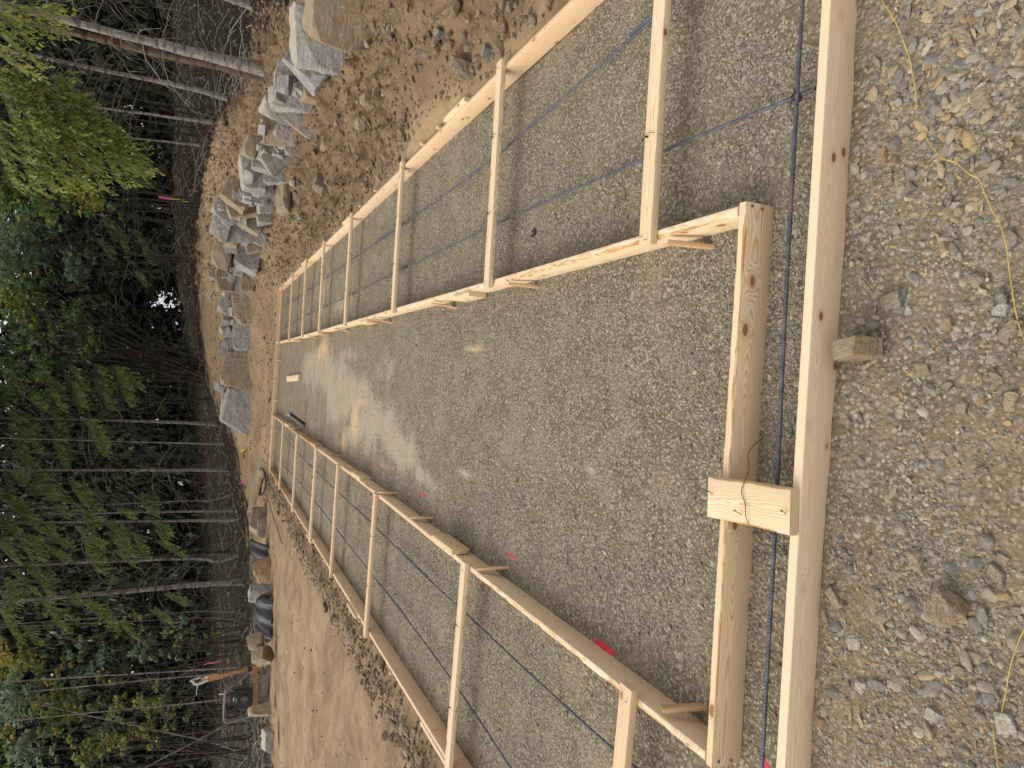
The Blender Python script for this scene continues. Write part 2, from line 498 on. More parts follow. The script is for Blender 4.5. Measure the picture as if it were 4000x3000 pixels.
SUN_DIR = Vector((-.76, .08, .64)).normalized()
w = bpy.data.worlds.new('World'); SC.world = w; w.use_nodes = True
wt = w.node_tree; wt.nodes.clear()
sky = wt.nodes.new('ShaderNodeTexSky'); sky.sky_type = 'NISHITA'; sky.sun_disc = False
sky.sun_elevation = math.asin(SUN_DIR.z); sky.sun_rotation = math.atan2(SUN_DIR.x, SUN_DIR.y)
sky.air_density = 1.0; sky.dust_density = 6.0; sky.ozone_density = 1.0
hsv = wt.nodes.new('ShaderNodeHueSaturation'); hsv.inputs['Saturation'].default_value = .10   # thin overcast
bg = wt.nodes.new('ShaderNodeBackground'); bg.inputs[1].default_value = .15
wo = wt.nodes.new('ShaderNodeOutputWorld')
wt.links.new(sky.outputs[0], hsv.inputs['Color']); ov = wt.nodes.new('ShaderNodeMix'); ov.data_type = 'RGBA'; ov.inputs[0].default_value = .5; ov.inputs[7].default_value = (5.2, 5.2, 5.3, 1)   # even cloud deck
wt.links.new(hsv.outputs[0], ov.inputs[6]); wt.links.new(ov.outputs[2], bg.inputs[0]); wt.links.new(bg.outputs[0], wo.inputs[0])
sl = bpy.data.lights.new('sun', 'SUN'); sl.energy = .75; sl.angle = R(60); sl.color = (1, .88, .72)
so = bpy.data.objects.new('sun', sl); COL.objects.link(so)
so.rotation_euler = SUN_DIR.to_track_quat('Z', 'Y').to_euler(); so.location = (-20, 10, 40)
vs = SC.view_settings; SC.display_settings.display_device = 'sRGB'
vs.view_transform = 'Standard'; vs.look = 'None'; vs.exposure = EXPOSURE; vs.gamma = 1; vs.use_curve_mapping = False
SC.cycles.max_bounces = 6; SC.cycles.diffuse_bounces = 3; SC.cycles.transparent_max_bounces = 4

# ------------------------------------------------------------------ terrain
D = 1.8083
WALL_BASE = [(790, 30, 8.6), (752, 75, 9.3), (715, 160, 10.6), (690, 225, 12), (640, 340, 14.6), (600, 440, 17.6), (565, 520, 20.6),
             (552, 580, 22.6), (548, 640, 23.6), (545, 720, 24), (545, 830, 24.3), (548, 890, 24.3)]
CTL = [(x * D, y * D, Y, 0) for x, y, Y in WALL_BASE]
CTL += [(1240, 0, 10, 0), (1200, 110, 10.6, 0), (1130, 215, 11.6, 0), (1095, 330, 13.0, 0), (1040, 470, 15.6, 0),
        (985, 560, 18, 0), (955, 660, 19.6, 0), (930, 730, 21, 0), (870, 800, 22.3, 0), (850, 900, 23.6, 0), (855, 1000, 24.4, 0),
        (860, 1100, 24.8, 0), (880, 1180, 25, .1), (905, 1290, 25.1, .1), (890, 1500, 25.1, .2), (905, 1600, 25.1, .2),
        (1120, 0, 11.8, .75), (1100, 83, 12.3, .5), (1028, 271, 13.5, .5), (960, 397, 17, .4), (910, 469, 19, .35), (860, 520, 21.5, .3),
        (822, 615, 24, .35), (790, 780, 26, .5), (786, 900, 27.5, .45), (790, 1100, 28, .4), (800, 1300, 28, .4), (815, 1450, 28, .45),
        (840, 1600, 27.6, .6), (905, 1700, 27.0, .65), (930, 1850, 26.6, .65), (965, 2000, 26, .6), (975, 2150, 26, .6), (985, 2270, 25.5, .6),
        (1000, 2480, 24.5, .7), (1005, 2650, 22, .9), (1030, 2850, 20, .9), (1052, 3000, 18.2, .9),
        (890, 385, 21, 1), (846, 480, 24, 1), (765, 600, 30, 1), (720, 784, 32, 1), (690, 900, 35, 1), (700, 1100, 36, 1), (740, 1250, 37, 1),
        (790, 1447, 33, 1), (846, 1657, 32, 1), (890, 1836, 31, 1), (911, 1995, 30, 1), (917, 2273, 29, 1), (935, 2500, 28, 1), (955, 2750, 26, 1),
        (975, 2990, 24, 1), (1000, 150, 18, 1), (970, 0, 18, 1), (1600, 0, 5.5, 0)]
_cp = []
for x, y, Y, df in CTL:
    p = at(x, y, Y); _cp.append((p.x, p.y, p.z, df))
for X_, Y_, z_, df in [(-40, 60, -.5, 1), (-12, 60, 2.0, 1), (15, 60, 5, 1), (40, 60, 6, 1), (0, 140, 5, 1), (-90, 120, 0, 1), (90, 120, 8, 1), (0, 300, 6, 1),
                       (250, 250, 9, 1), (-250, 250, 0, 1), (30, 25, 4, 1), (30, 10, 2.5, .6), (9, 5, 1.3, 0), (12, 0, 1.2, 0), (-12, 12, .05, 0), (-9, 8, .12, 0),
                       (-20, 5, -.2, 0), (-30, 22, -.8, .8), (0, -5, 0, 0), (-10, -5, 0, 0), (0, -60, 0, 0), (-100, -60, 0, .5), (100, -60, 1, .5), (10, -8, .4, 0),
                       (-16, 19, -.1, .8)]:
    _cp.append((X_, Y_, z_, df))
for Y_ in (1.7, 3, 5, 7.5, 10, 13, 16, 19):
    _cp.append((2.3, Y_, .085, 0)); _cp.append((-3.0, Y_, .10, 0)); _cp.append((-.3, Y_, 0, 0)); _cp.append((-5.2, Y_ + .5, .14, 0))
for X_ in (-3, -2, -.3, 1, 2.2): _cp.append((X_, 20.5, .10, 0)); _cp.append((X_, 22, .16, 0))
for X_ in (-3.4, -1.5, 0, 1.5, 2.8): _cp.append((X_, 1.5, 0, 0)); _cp.append((X_, .8, 0, 0)); _cp.append((X_, -1, 0, 0))
CP = np.array(_cp)


def _solve():
    n = len(CP); r = np.hypot(CP[:, None, 0] - CP[None, :, 0], CP[:, None, 1] - CP[None, :, 1])
    A = np.zeros((n + 3, n + 3)); A[:n, :n] = -r - np.eye(n) * .04
    Q = np.c_[np.ones(n), CP[:, :2]]; A[:n, n:] = Q; A[n:, :n] = Q.T
    b = np.zeros((n + 3, 2)); b[:n] = CP[:, 2:4]
    return np.linalg.solve(A, b)


_W = _solve()


def base_h(X, Y):
    out = np.zeros((len(X), 2))
    for s in range(0, len(X), 60000):
        x, y = X[s:s + 60000], Y[s:s + 60000]
        r = np.hypot(x[:, None] - CP[None, :, 0], y[:, None] - CP[None, :, 1])
        out[s:s + 60000] = -r @ _W[:-3] + np.c_[np.ones(len(x)), x, y] @ _W[-3:]
    return out


def sstep(a, b, x): t = np.clip((x - a) / (b - a), 0, 1); return t * t * (3 - 2 * t)


XL, XR, YN, YF = -2.84, 2.155, 1.683, 20.2    # inside faces of the outer forms


def land(X, Y):
    """height, duff, gravel amount of the natural ground"""
    X = np.asarray(X, float); Y = np.asarray(Y, float)
    b = base_h(X, Y); z = b[:, 0]; duff = np.clip(b[:, 1], 0, 1)
    far = sstep(35, 60, np.hypot(X, Y))
    front = (1 - sstep(1.60, 1.95, Y)) * (1 - sstep(2.6, 3.6, X)) * (1 - sstep(3.2, 4.2, -X))
    z = z * (1 - front)
    bank = sstep(2.22, 2.9, X) * (1 - front)
    left = sstep(2.9, 3.3, -X) * (1 - front)
    p = P3(X, Y)
    rough = fbm(p * [1.3, 1.3, 1], 5, 3) * .26 + np.abs(fbm(p * [4.6, 2.6, 1], 4, 9)) * .34 - .07 + fbm(p * 8, 3, 21) * .16 + np.maximum(0, fbm(p * 5 + 40, 3, 23) - .08) * .40
    z = z + rough * bank * (1 - far)
    z = z + (fbm(p * [.9, 1.6, 1], 4, 5) * .09 + fbm(p * 5, 4, 8) * .06) * left * (1 - far)
    # loose spoil thrown up against the back of the left form
    ridge = np.exp(-((X + 3.18) / .20) ** 2) * sstep(2, 4, Y) * (1 - sstep(13, 17, Y))
    z = z + ridge * (.03 + .10 * np.abs(fbm(p * 3.1, 4, 31)) + .05 * fbm(p * 9, 3, 33))
    z = z + sstep(20.3, 21.2, Y) * (1 - far) * (1 - bank) * (1 - left) * (fbm(p * 1.7, 4, 44) * .06)
    z = z + duff * (fbm(p * 1.1, 4, 51) * .22) * (1 - far * .5)
    z = z + front * (fbm(p * 2.1, 4, 61) * .035 + fbm(p * 14, 3, 62) * .012)
    z = z + front * (.004 + .018 * np.exp(-((Y - 1.60) / .07) ** 2))
    inside = (X > XL - .03) & (X < XR + .03) & (Y > YN - .03) & (Y < YF + .03)
    z = np.where(inside, -.07, z)
    near = (X < XR + .10) & (X > XL - .10) & (Y > YN) & (Y < YF + .08)
    z = np.where(near & ~inside, np.minimum(z, .115), z)
    grav = front * (.95 - .4 * sstep(.45, .62, fbm(p * 1.8, 3, 71) + .5))
    return z, duff, grav


def lines(segs):
    out = []
    for a, b, st in segs: out += list(np.arange(a, b - 1e-6, st))
    return np.array(out + [segs[-1][1]])


xl = lines([(-400, -60, 40), (-60, -20, 2.0), (-20, -10, .30), (-10, -3.3, .06), (-3.3, 2.9, .032), (2.9, 8.0, .036), (8, 14, .16), (14, 40, 1.2), (40, 400, 36)])
yl = lines([(-80, -4, 8), (-4, .6, .4), (.6, 1.7, .016), (1.7, 12, .035), (12, 26, .06), (26, 40, .25), (40, 80, 1.6), (80, 500, 30)])
GX, GY = np.meshgrid(xl, yl)
nx, ny = len(xl), len(yl)
gx, gy = GX.ravel(), GY.ravel()
gz, gduff, ggrav = land(gx, gy)
idx = np.arange(nx * ny).reshape(ny, nx)
quads = np.stack([idx[:-1, :-1], idx[:-1, 1:], idx[1:, 1:], idx[1:, :-1]], -1).reshape(-1, 4)
me = np_mesh('ground', np.stack([gx, gy, gz], 1), quads, smooth=True)


def zat(x, y):
    return float(land(np.array([x, x]), np.array([y, y]))[0][0])


def blobs(X, Y, lst):
    """lst of (x, y, rx, ry, amount)"""
    o = np.zeros(len(X))
    for bx, by, rx, ry, a in lst:
        o = np.maximum(o, a * np.clip(1.25 - np.hypot((X - bx) / rx, (Y - by) / ry) * .9, 0, 1))
    return o


def blob_px(lst):
    out = []
    for x, y, wx, wy, a in lst:      # photo centre and half-extents
        p = gp(x, y); q = gp(x + wx, y); r = gp(x, y - wy)
        out.append((p.x, p.y, max(.02, abs(r.x - p.x)), max(.02, abs(q.y - p.y)), a))
    return out


PAINT_PAD = blob_px([(2362, 2532, 52, 24, 1.1), (1996, 2172, 34, 6, .75), (1651, 1931, 24, 5, .8), (1461, 1820, 18, 5, .7), (1252, 1709, 10, 5, .5),
                     (1320, 1782, 12, 8, .7), (1290, 1764, 8, 5, .6), (2993, 2990, 26, 26, 1.0), (2466, 1009, 16, 14, .6), (1338, 1777, 7, 5, .6), (1478, 1263, 6, 5, .7), (1502, 1922, 8, 12, .5)])
PALE = blob_px([(1220, 1440, 70, 110, .9), (1330, 1560, 100, 140, 1.0), (1440, 1660, 90, 130, 1.0), (1560, 1760, 110, 90, .95), (1700, 1900, 70, 60, .7), (1240, 1400, 60, 90, .8), (1300, 1480, 90, 130, .9), (1400, 1570, 90, 120, 1.0), (1500, 1660, 95, 110, .9), (1570, 1770, 90, 80, .8), (1650, 1860, 90, 60, .75),
                (1370, 1690, 70, 70, .8), (1340, 1390, 110, 50, .55), (1500, 1440, 120, 80, .5), (1815, 1850, 40, 22, .8), (2295, 1835, 60, 22, .7), (2340, 2450, 70, 40, .5),
                (1850, 1360, 50, 20, .5), (1180, 1420, 40, 60, .35), (1700, 1930, 60, 40, .5), (1330, 1190, 60, 60, .6), (1260, 1130, 40, 60, .6), (1250, 1200, 40, 60, .5), (1400, 1960, 60, 40, .4), (1480, 2140, 80, 14, .4)])
SAND = blob_px([(1268, 1365, 16, 62, 1.0), (1248, 1380, 10, 36, .8), (1385, 1650, 16, 90, .9), (1345, 1720, 12, 40, .7), (1412, 1570, 22, 14, .8), (1852, 1362, 34, 10, .9), (1503, 1820, 24, 14, .7), (1380, 1600, 14, 40, .7), (1808, 1842, 16, 10, .8)])
GREY_BANDS = [(1.4, 2.12, .75, .05, .3), (1.4, 3.95, .8, .08, .3), (1.4, 6.5, .8, .12, .3), (-2.1, 4.0, .7, .10, .3), (-2.1, 6.8, .7, .15, .3)]  # soft-edged darker grey bands across the trench gravel
PAINT_FRONT = []
pf = blob_px([(2462, 1010, 10, 10, .0)])

keep = ~((gx > XL + .1) & (gx < XR - .1) & (gy > YN + .1) & (gy < YF - .1))
vattr(me, 'moist', sstep(2.2, 2.6, gx) * (1 - sstep(14, 24, gy)) * .9 + .55 * np.exp(-((gx + 3.2) / .28) ** 2) * (gy > 2)); vattr(me, 'duff', gduff); vattr(me, 'grav', ggrav); vattr(me, 'paint', np.zeros(len(gx)))
tag(link('ground', me, G_LAND), kind='structure')

# gravel bed inside the forms
pxl = lines([(XL, XR, .026)]); pyl = lines([(YN, 8.5, .026), (8.5, YF, .05)])
PX, PY = np.meshgrid(pxl, pyl); px, py = PX.ravel(), PY.ravel()


def pad_h(X, Y):
    p = P3(X, Y)
    z = fbm(p * 1.4, 4, 81) * .022 + fbm(p * 9, 3, 82) * .010
    return z


pz = pad_h(px, py)
idx = np.arange(len(px)).reshape(len(pyl), len(pxl))
me = np_mesh('gravel_bed', np.stack([px, py, pz], 1), np.stack([idx[:-1, :-1], idx[:-1, 1:], idx[1:, 1:], idx[1:, :-1]], -1).reshape(-1, 4), True)
wob = fbm(P3(px, py) * 1.7, 4, 91) * 1.0
ppale = np.clip(blobs(px, py, PALE) * 1.1 + wob * .5 * (blobs(px, py, PALE) > .05) + np.clip(fbm(P3(px, py) * [.9, .5, 1], 4, 95) * 2.2 - .1, 0, .55) * sstep(3.5, 7, py), 0, 1)
psand = blobs(px, py, SAND); pband = blobs(px, py, GREY_BANDS); ppaint = blobs(px, py, PAINT_PAD)
vattr(me, 'pale', ppale); vattr(me, 'sand', psand); vattr(me, 'grey_band', pband); vattr(me, 'paint', ppaint)
tag(link('gravel_bed', me, G_PAD), kind='structure')


# ------------------------------------------------------------------ loose stones
def stone_protos(n, sub):
    out = []
    for i in range(n):
        bm = bmesh.new(); bmesh.ops.create_icosphere(bm, subdivisions=sub, radius=.5)
        rr = random.Random(100 + i + sub * 50)
        ax = Vector((rr.uniform(.75, 1.25), rr.uniform(.6, .95), rr.uniform(.4, .7)))
        cuts = [(Vector((rr.uniform(-1, 1), rr.uniform(-1, 1), rr.uniform(-1, 1))).normalized(), rr.uniform(.28, .42)) for _ in range(5)]
        for v in bm.verts:
            for nn, dd in cuts:
                e = v.co.dot(nn) - dd
                if e > 0: v.co -= nn * e
            v.co = Vector((v.co.x * ax.x, v.co.y * ax.y, v.co.z * ax.z)) * rr.uniform(.93, 1.07)
        V = np.array([v.co[:] for v in bm.verts]); Fc = np.array([[v.index for v in f.verts] for f in bm.faces]); bm.free()
        out.append((V, Fc))
    return out


PAL = np.array([(.30, .255, .185), (.36, .315, .235), (.21, .19, .16), (.255, .215, .155), (.40, .35, .265), (.165, .148, .118), (.33, .255, .16), (.27, .24, .19)])
PALW = np.array([.2, .14, .17, .17, .06, .10, .10, .06])
PALF = np.array([(.30, .255, .185), (.36, .28, .17), (.21, .19, .16), (.40, .27, .13), (.42, .37, .28), (.155, .145, .13), (.33, .25, .15), (.24, .23, .21)])
PALFW = np.array([.18, .16, .15, .12, .08, .09, .14, .08])


def stones(name, X, Y, Z, S, pal, pw, protos, sink=.25, paintf=None):
    n = len(X); V = []; Fs = []; T = []; off = 0
    which = RNG.integers(0, len(protos), n)
    colr = pal[RNG.choice(len(pal), n, p=pw / pw.sum())] * RNG.uniform(.72, 1.12, (n, 1))
    if paintf is not None:
        hit = RNG.random(n) < np.clip(paintf * 1.6 - .45, 0, 1)
        colr[hit] = np.array([.70, .04, .085])
    for k, (pv, pf_) in enumerate(protos):
        m = np.where(which == k)[0]
        if not len(m): continue
        a = RNG.uniform(0, 2 * np.pi, len(m)); tl = RNG.normal(0, .28, (len(m), 2))
        ca, sa = np.cos(a), np.sin(a)
        x = pv[None, :, 0] * ca[:, None] - pv[None, :, 1] * sa[:, None]; y = pv[None, :, 0] * sa[:, None] + pv[None, :, 1] * ca[:, None]
        z = np.repeat(pv[None, :, 2], len(m), 0) + x * tl[:, :1] + y * tl[:, 1:]
        s = S[m][:, None]
        vv = np.stack([x * s + X[m][:, None], y * s + Y[m][:, None], z * s + (Z[m] + S[m] * (.28 - sink))[:, None]], -1)
        V.append(vv.reshape(-1, 3)); T.append(np.repeat(colr[m], len(pv), 0))
        Fs.append((pf_[None] + (np.arange(len(m)) * len(pv))[:, None, None] + off).reshape(-1, pf_.shape[1])); off += len(m) * len(pv)
    me = np_mesh(name, np.concatenate(V), np.concatenate(Fs))
    vattr(me, 'tint', np.concatenate(T))
    return link(name, me, G_STONE)


PR1 = stone_protos(9, 1); PR2 = stone_protos(9, 2)
# bed stones: many near, thinning with distance
N = 125000
u = RNG.random(N * 2); Y = YN + (9.5 - YN) * u ** 1.9; X = RNG.uniform(XL + .02, XR - .02, N * 2)
vis = (np.abs(X - .05) < .64 * Y + .05)
dens = fbm(P3(X, Y) * 2.2, 4, 101) + .5 + .15 * fbm(P3(X, Y) * 9, 2, 103)
pl = blobs(X, Y, PALE)
ok = vis & (RNG.random(N * 2) < np.clip((dens - .25) * 2.0, .12, 1)) & (RNG.random(N * 2) > np.clip(pl * 1.3, 0, .92))
X, Y = X[ok][:N], Y[ok][:N]
S = np.clip(np.exp(RNG.normal(np.log(.0108), .40, len(X))), .005, .032)
tag(stones('crushed_gravel', X, Y, pad_h(X, Y), S, PAL, PALW, PR1, .24, blobs(X, Y, PAINT_PAD)), 'loose crushed grey and tan gravel covering the bed inside the timber forms', 'gravel', kind='stuff')
# rougher stony soil in front of the near form board
N = 52000
X = RNG.uniform(-1.5, 1.75, N); Y = RNG.uniform(.80, 1.605, N)
dn = fbm(P3(X, Y) * 3.0, 4, 111) + .5
bare = np.exp(-((Y - 1.46 + .05 * X) / .07) ** 2) * sstep(.45, .1, X) * .8          # packed dusty strip along the board
shard = sstep(.30, .62, X) * sstep(1.58, 1.42, Y)                                    # broken tan rock towards the right
S = np.clip(np.exp(RNG.normal(np.log(.0090), .48, N)), .004, .03)
ok = (RNG.random(N) < np.clip((dn - .25) * 2.4, .12, 1)) & (RNG.random(N) > bare)
bg_ = RNG.random(N) < .012 + .07 * shard * (dn > .42); S[bg_] = RNG.uniform(.022, .058, bg_.sum())
X, Y, S, shard = X[ok], Y[ok], S[ok], shard[ok]
sh = RNG.random(len(X)) < .25 + .55 * shard
PR3 = [(v * [1.15, .75, .62], f) for v, f in PR2]
o = stones('loose_pebbles', X[~sh], Y[~sh], land(X[~sh], Y[~sh])[0], S[~sh], PALF, PALFW * np.array([1.2, .6, 1.5, .25, 1, 1, .6, 1.6]), PR2, .26)
tag(o, 'small grey and brown pebbles strewn over the bare earth in the foreground', 'pebbles', kind='stuff')
X, Y, S = X[sh], Y[sh], S[sh]
tag(stones('loose_rubble', X, Y, land(X, Y)[0], S, PALF, PALFW, PR3, .24), 'flat tan and rusty stone chips strewn over the foreground earth', 'rubble', kind='stuff')
# clods and chips on the dirt bank and flat
N = 24000
X = np.concatenate([RNG.uniform(2.3, 7.5, N), np.where(RNG.random(5000) < .55, RNG.normal(-3.22, .17, 5000), RNG.uniform(-9, -2.95, 5000)), RNG.uniform(-4, 3, 900)])
X = np.where((X > -2.93) & (X < -2.0) & (np.arange(len(X)) < N + 5000), -3.15, X)
Y = np.concatenate([1.8 + 24 * RNG.random(N) ** 1.5, 2.2 + 19 * RNG.random(5000) ** 1.4, RNG.uniform(20.5, 27, 900)])
Zb, dfb, _ = land(X, Y)
S = np.clip(np.exp(RNG.normal(np.log(.032), .6, len(X))), .012, .17)
S[N:N + 5000] *= np.where(np.abs(X[N:N + 5000] + 3.2) < .4, 1.15, .38)
PALD = np.array([(.165, .115, .065), (.20, .14, .08), (.13, .09, .052), (.26, .195, .125), (.19, .155, .11)])
tag(stones('earth_clods', X, Y, Zb, S, PALD, np.array([.32, .28, .2, .12, .08]), PR1, .15), 'crumbled clods and chips of brown earth over the dirt around the forms', 'clods', kind='stuff')
# ------------------------------------------------------------------ timber forms
def timber(name, p0, p1, th, h, mat, wane=None, parent=None, up=Vector((0, 0, 1)), seed=0, bow=.0015, ease=.0035):
    """sawn member from p0 to p1 (centre line); th sideways, h along 'up'; wane = {corner: (from, to, size)}
    corners: 0 -y-z, 1 +y-z, 2 +y+z, 3 -y+z   (y = left of travel)"""
    p0, p1 = Vector(p0), Vector(p1); d = p1 - p0; L = d.length
    x = d.normalized(); y = up.cross(x).normalized(); z = x.cross(y)
    n = max(2, int(L / .05)) if wane else max(2, int(L / .35))
    sg = [(-1, -1), (1, -1), (1, 1), (-1, 1)]
    V = []; F = []; MI = []
    rr = random.Random(seed * 7 + 3)
    ph = [rr.uniform(0, 50) for _ in range(6)]
    for i in range(n + 1):
        s = i / n; xx = (s - .5) * L
        bz = bow * math.sin(s * 5 + ph[0]) ; by = bow * math.sin(s * 4 + ph[1])
        for k, (sy, sz) in enumerate(sg):
            c = ease; cyy = czz = c
            if wane and k in wane:
                a, b, m = wane[k]
                e = max(0, min(1, (s - a) / .06)) * max(0, min(1, (b - s) / .06))
                q = mnoise.noise(Vector((xx * 3.5, ph[2], k))) * .9 + mnoise.noise(Vector((xx * 13, ph[3], k))) * .5 + .45
                m2 = max(0, q) * m * e
                cyy += m2 * (1.0); czz += m2 * (.75 + .4 * mnoise.noise(Vector((xx * 6, ph[4], 3))))
            Y, Z = sy * th / 2, sz * h / 2
            r1 = (Y, Z - sz * czz); r2 = (Y - sy * cyy, Z)
            mid = (Y - sy * cyy * .3, Z - sz * czz * .3)
            pts = (r1, mid, r2) if sy * sz > 0 else (r2, mid, r1)
            for a, b in pts: V.append((xx, a + by, b + bz))
    for i in range(n):
        for k in range(12):
            k2 = (k + 1) % 12
            F.append((i * 12 + k, i * 12 + k2, (i + 1) * 12 + k2, (i + 1) * 12 + k)[::-1])
            corner = (k) // 3
            MI.append(1 if (wane and corner in wane and k % 3 != 2 and wane[corner][0] - .01 <= (i + .5) / n <= wane[corner][1] + .01) else 0)
    F.append(tuple(range(12))); F.append(tuple(n * 12 + k for k in range(12))[::-1]); MI += [0, 0]
    me = bpy.data.meshes.new(name); me.from_pydata(V, [], F); me.update()
    me.materials.append(mat)
    if wane: me.materials.append(W_WANE)
    me.polygons.foreach_set('material_index', MI)
    me.polygons.foreach_set('use_smooth', np.ones(len(F), bool)); me.set_sharp_from_angle(angle=R(50))
    bm = bmesh.new(); bm.from_mesh(me); bmesh.ops.recalc_face_normals(bm, faces=bm.faces[:]); bm.to_mesh(me); bm.free()
    c = (p0 + p1) / 2
    M = Matrix(((x.x, y.x, z.x, c.x), (x.y, y.y, z.y, c.y), (x.z, y.z, z.z, c.z), (0, 0, 0, 1)))
    o = bpy.data.objects.new(name, me); COL.objects.link(o)
    if parent:
        o.parent = parent; o.matrix_parent_inverse = parent.matrix_world.inverted()
    o.matrix_world = M
    bpy.context.view_layer.update() if parent is None and name == '_' else None
    o['_m'] = 0; del o['_m']
    o_world[o.name] = M
    return o


o_world = {}


def child_mesh(o, mb, name, mat, smooth=False):
    """mb in world space -> mesh child of o"""
    Mi = o_world[o.name].inverted()
    mb.V = [tuple(Mi @ Vector(v)) for v in mb.V]
    c = mb.build(name, mat, None, smooth); c.parent = o
    return c


def nail(o, p, d=(0, 0, 1), up=.012, r=.0032):
    p = Vector(p); d = Vector(d).normalized()
    mb = MB().tube([p - d * .004, p + d * up], .0017, 6)
    mb.tube([p + d * up, p + d * (up + .002)], r + .0012, 8)
    return child_mesh(o, mb, 'nail', M_NAIL)


HB = .14      # form board height
T38 = .038


def form(p0, p1, label, mat, grp, wane=None, seed=0, h=HB, z0=0.0):
    o = timber('form_board', (p0[0], p0[1], z0 + h / 2), (p1[0], p1[1], z0 + h / 2), T38, h, mat, wane, seed=seed)
    return tag(o, label, 'form board', grp)


g_ro, g_ri, g_li, g_lo = 'boards of the outer right form', 'boards of the inner right form', 'boards of the inner left form', 'boards of the outer left form'
XRO, XRI, XLI, XLO = 2.174, .674, -1.351, -2.861
# outer right form (light falls on its inner face)
form((XRO, 1.70), (XRO, 5.17), 'nearest board of the outer right form, long smooth fir running off the frame', W_FIR, g_ro, seed=1)
form((XRO, 5.173), (XRO, 5.62), 'short yellowish filler board let into the outer right form', W_YEL, g_ro, seed=2)
form((XRO, 5.623), (XRO - .012, 10.1), 'knotty board of the outer right form beyond the short yellowish filler', W_FIR, g_ro, seed=3)
form((XRO - .012, 10.103), (XRO + .004, 14.9), 'pale board of the outer right form beyond the knotty one, before the farthest', W_PALE, g_ro, seed=4)
form((XRO + .004, 14.903), (XRO + .006, 20.17), 'farthest board of the outer right form, meeting the far end board', W_FIR, g_ro, seed=5)
# inner right form, wane along its room-side top edge
form((XRI + .012, 2.006), (XRI, 5.05), 'nearest board of the inner right form with ragged bark along its top edge', W_GRAIN, g_ri, {2: (.02, .68, .026)}, 6)
form((XRI, 5.053), (XRI - .008, 8.55), 'second board of the inner right form, between two nailed splice blocks', W_PALE, g_ri, seed=7)
form((XRI - .008, 8.553), (XRI - .016, 12.1), 'third board of the inner right form counted from the camera', W_PALE, g_ri, seed=8)
form((XRI - .016, 12.103), (XRI - .02, 15.9), 'fourth board of the inner right form counted from the camera', W_PALE, g_ri, seed=9)
form((XRI - .02, 15.903), (XRI, 20.17), 'farthest board of the inner right form, meeting the far end board', W_FIR, g_ri, seed=10)
# inner left form
form((XLI - .024, 2.006), (XLI - .008, 5.08), 'nearest board of the inner left form with torn, waney top edge', W_GRAIN, g_li, {1: (0, .1, .01), 2: (.0, .85, .028)}, 11)
form((XLI - .008, 5.083), (XLI + .02, 8.5), 'second board of the inner left form, beyond the big splice block', W_FIR, g_li, {3: (.75, .98, .02)}, 12)
form((XLI + .02, 8.503), (XLI + .01, 12.2), 'third board of the inner left form counted from the camera', W_FIR, g_li, seed=13)
form((XLI + .01, 12.203), (XLI, 16.2), 'fourth board of the inner left form counted from the camera', W_TAN, g_li, seed=14)
form((XLI, 16.203), (XLI - .016, 20.17), 'farthest board of the inner left form, meeting the far end board', W_FIR, g_li, seed=15)
# outer left form
form((XLO, 1.70), (XLO, 5.15), 'nearest board of the outer left form, cut off by the frame edge', W_FIR, g_lo, seed=16)
form((XLO, 5.153), (XLO - .006, 8.25), 'long pinkish board of the outer left form, short of the yellow one', W_FIR, g_lo, seed=17)
form((XLO - .006, 8.253), (XLO - .006, 12.0), 'yellow board of the outer left form between pinkish neighbours', W_YEL, g_lo, seed=18)
form((XLO - .006, 12.003), (XLO - .01, 16.0), 'pinkish board of the outer left form beyond the yellow one', W_FIR, g_lo, seed=19)
form((XLO - .01, 16.003), (XLO, 20.17), 'farthest board of the outer left form, meeting the far end board', W_TAN, g_lo, seed=20)
# end boards
fo1 = form((XLO - .03, 20.19), (-.35, 20.19), 'left half of the far end board, closing the forms at the back', W_FIR, 'far end boards', seed=21, z0=.002)
fo2 = form((-.347, 20.19), (XRO + .03, 20.19), 'right half of the far end board, closing the forms at the back', W_FIR, 'far end boards', seed=22, z0=.002)
ni = form((.716, 1.985), (-1.402, 1.985), 'near inner end board with wavy grain, joining the two inner forms', W_GRAIN, 'near end boards', {1: (.0, .02, .01), 2: (.0, 1.0, .011), 3: (0, 1, .006)}, 23)
no = form((2.195, 1.65), (-2.88, 1.65), 'nearest end board, long and knotty, crossing the whole foreground', W_KNOT, 'near end boards', None, 24)
for p in [(.700, 1.966, .115), (.697, 1.966, .065), (-1.378, 1.966, .115), (-1.384, 1.966, .055)]: nail(ni, p, (0, -1, 0), .006, .0045)

# ------------------------------------------------------------------ cross braces
ordn = ['nearest', 'second', 'third', 'fourth', 'fifth', 'sixth', 'seventh', 'farthest']


def rebar_x(tab, y):
    return float(np.interp(y, [p[1] for p in tab], [p[0] for p in tab]))


ZR = .062
RB1 = [gp(x, y, ZR) for x, y in [(2800, -190), (2564, 62), (2325, 271), (2000, 556), (1917, 626), (1567, 884), (1369, 1018), (1201, 1136), (1103, 1201)]]
RB2 = [gp(x, y, ZR) for x, y in [(3186, 346), (2589, 591), (2000, 847), (1559, 1059), (1344, 1164), (1212, 1224), (1100, 1288)]]
LB1 = [gp(x, y, ZR) for x, y in [(2150, 3230), (1995, 3000), (1759, 2648), (1542, 2357), (1342, 2103), (1231, 1958), (1157, 1869), (1103, 1813), (1060, 1766)]]
LB2 = [gp(x, y, ZR) for x, y in [(2760, 3230), (2477, 2995), (2271, 2816), (2000, 2567), (1825, 2401), (1659, 2249), (1472, 2064), (1325, 1926), (1236, 1842), (1163, 1768), (1079, 1665)]]


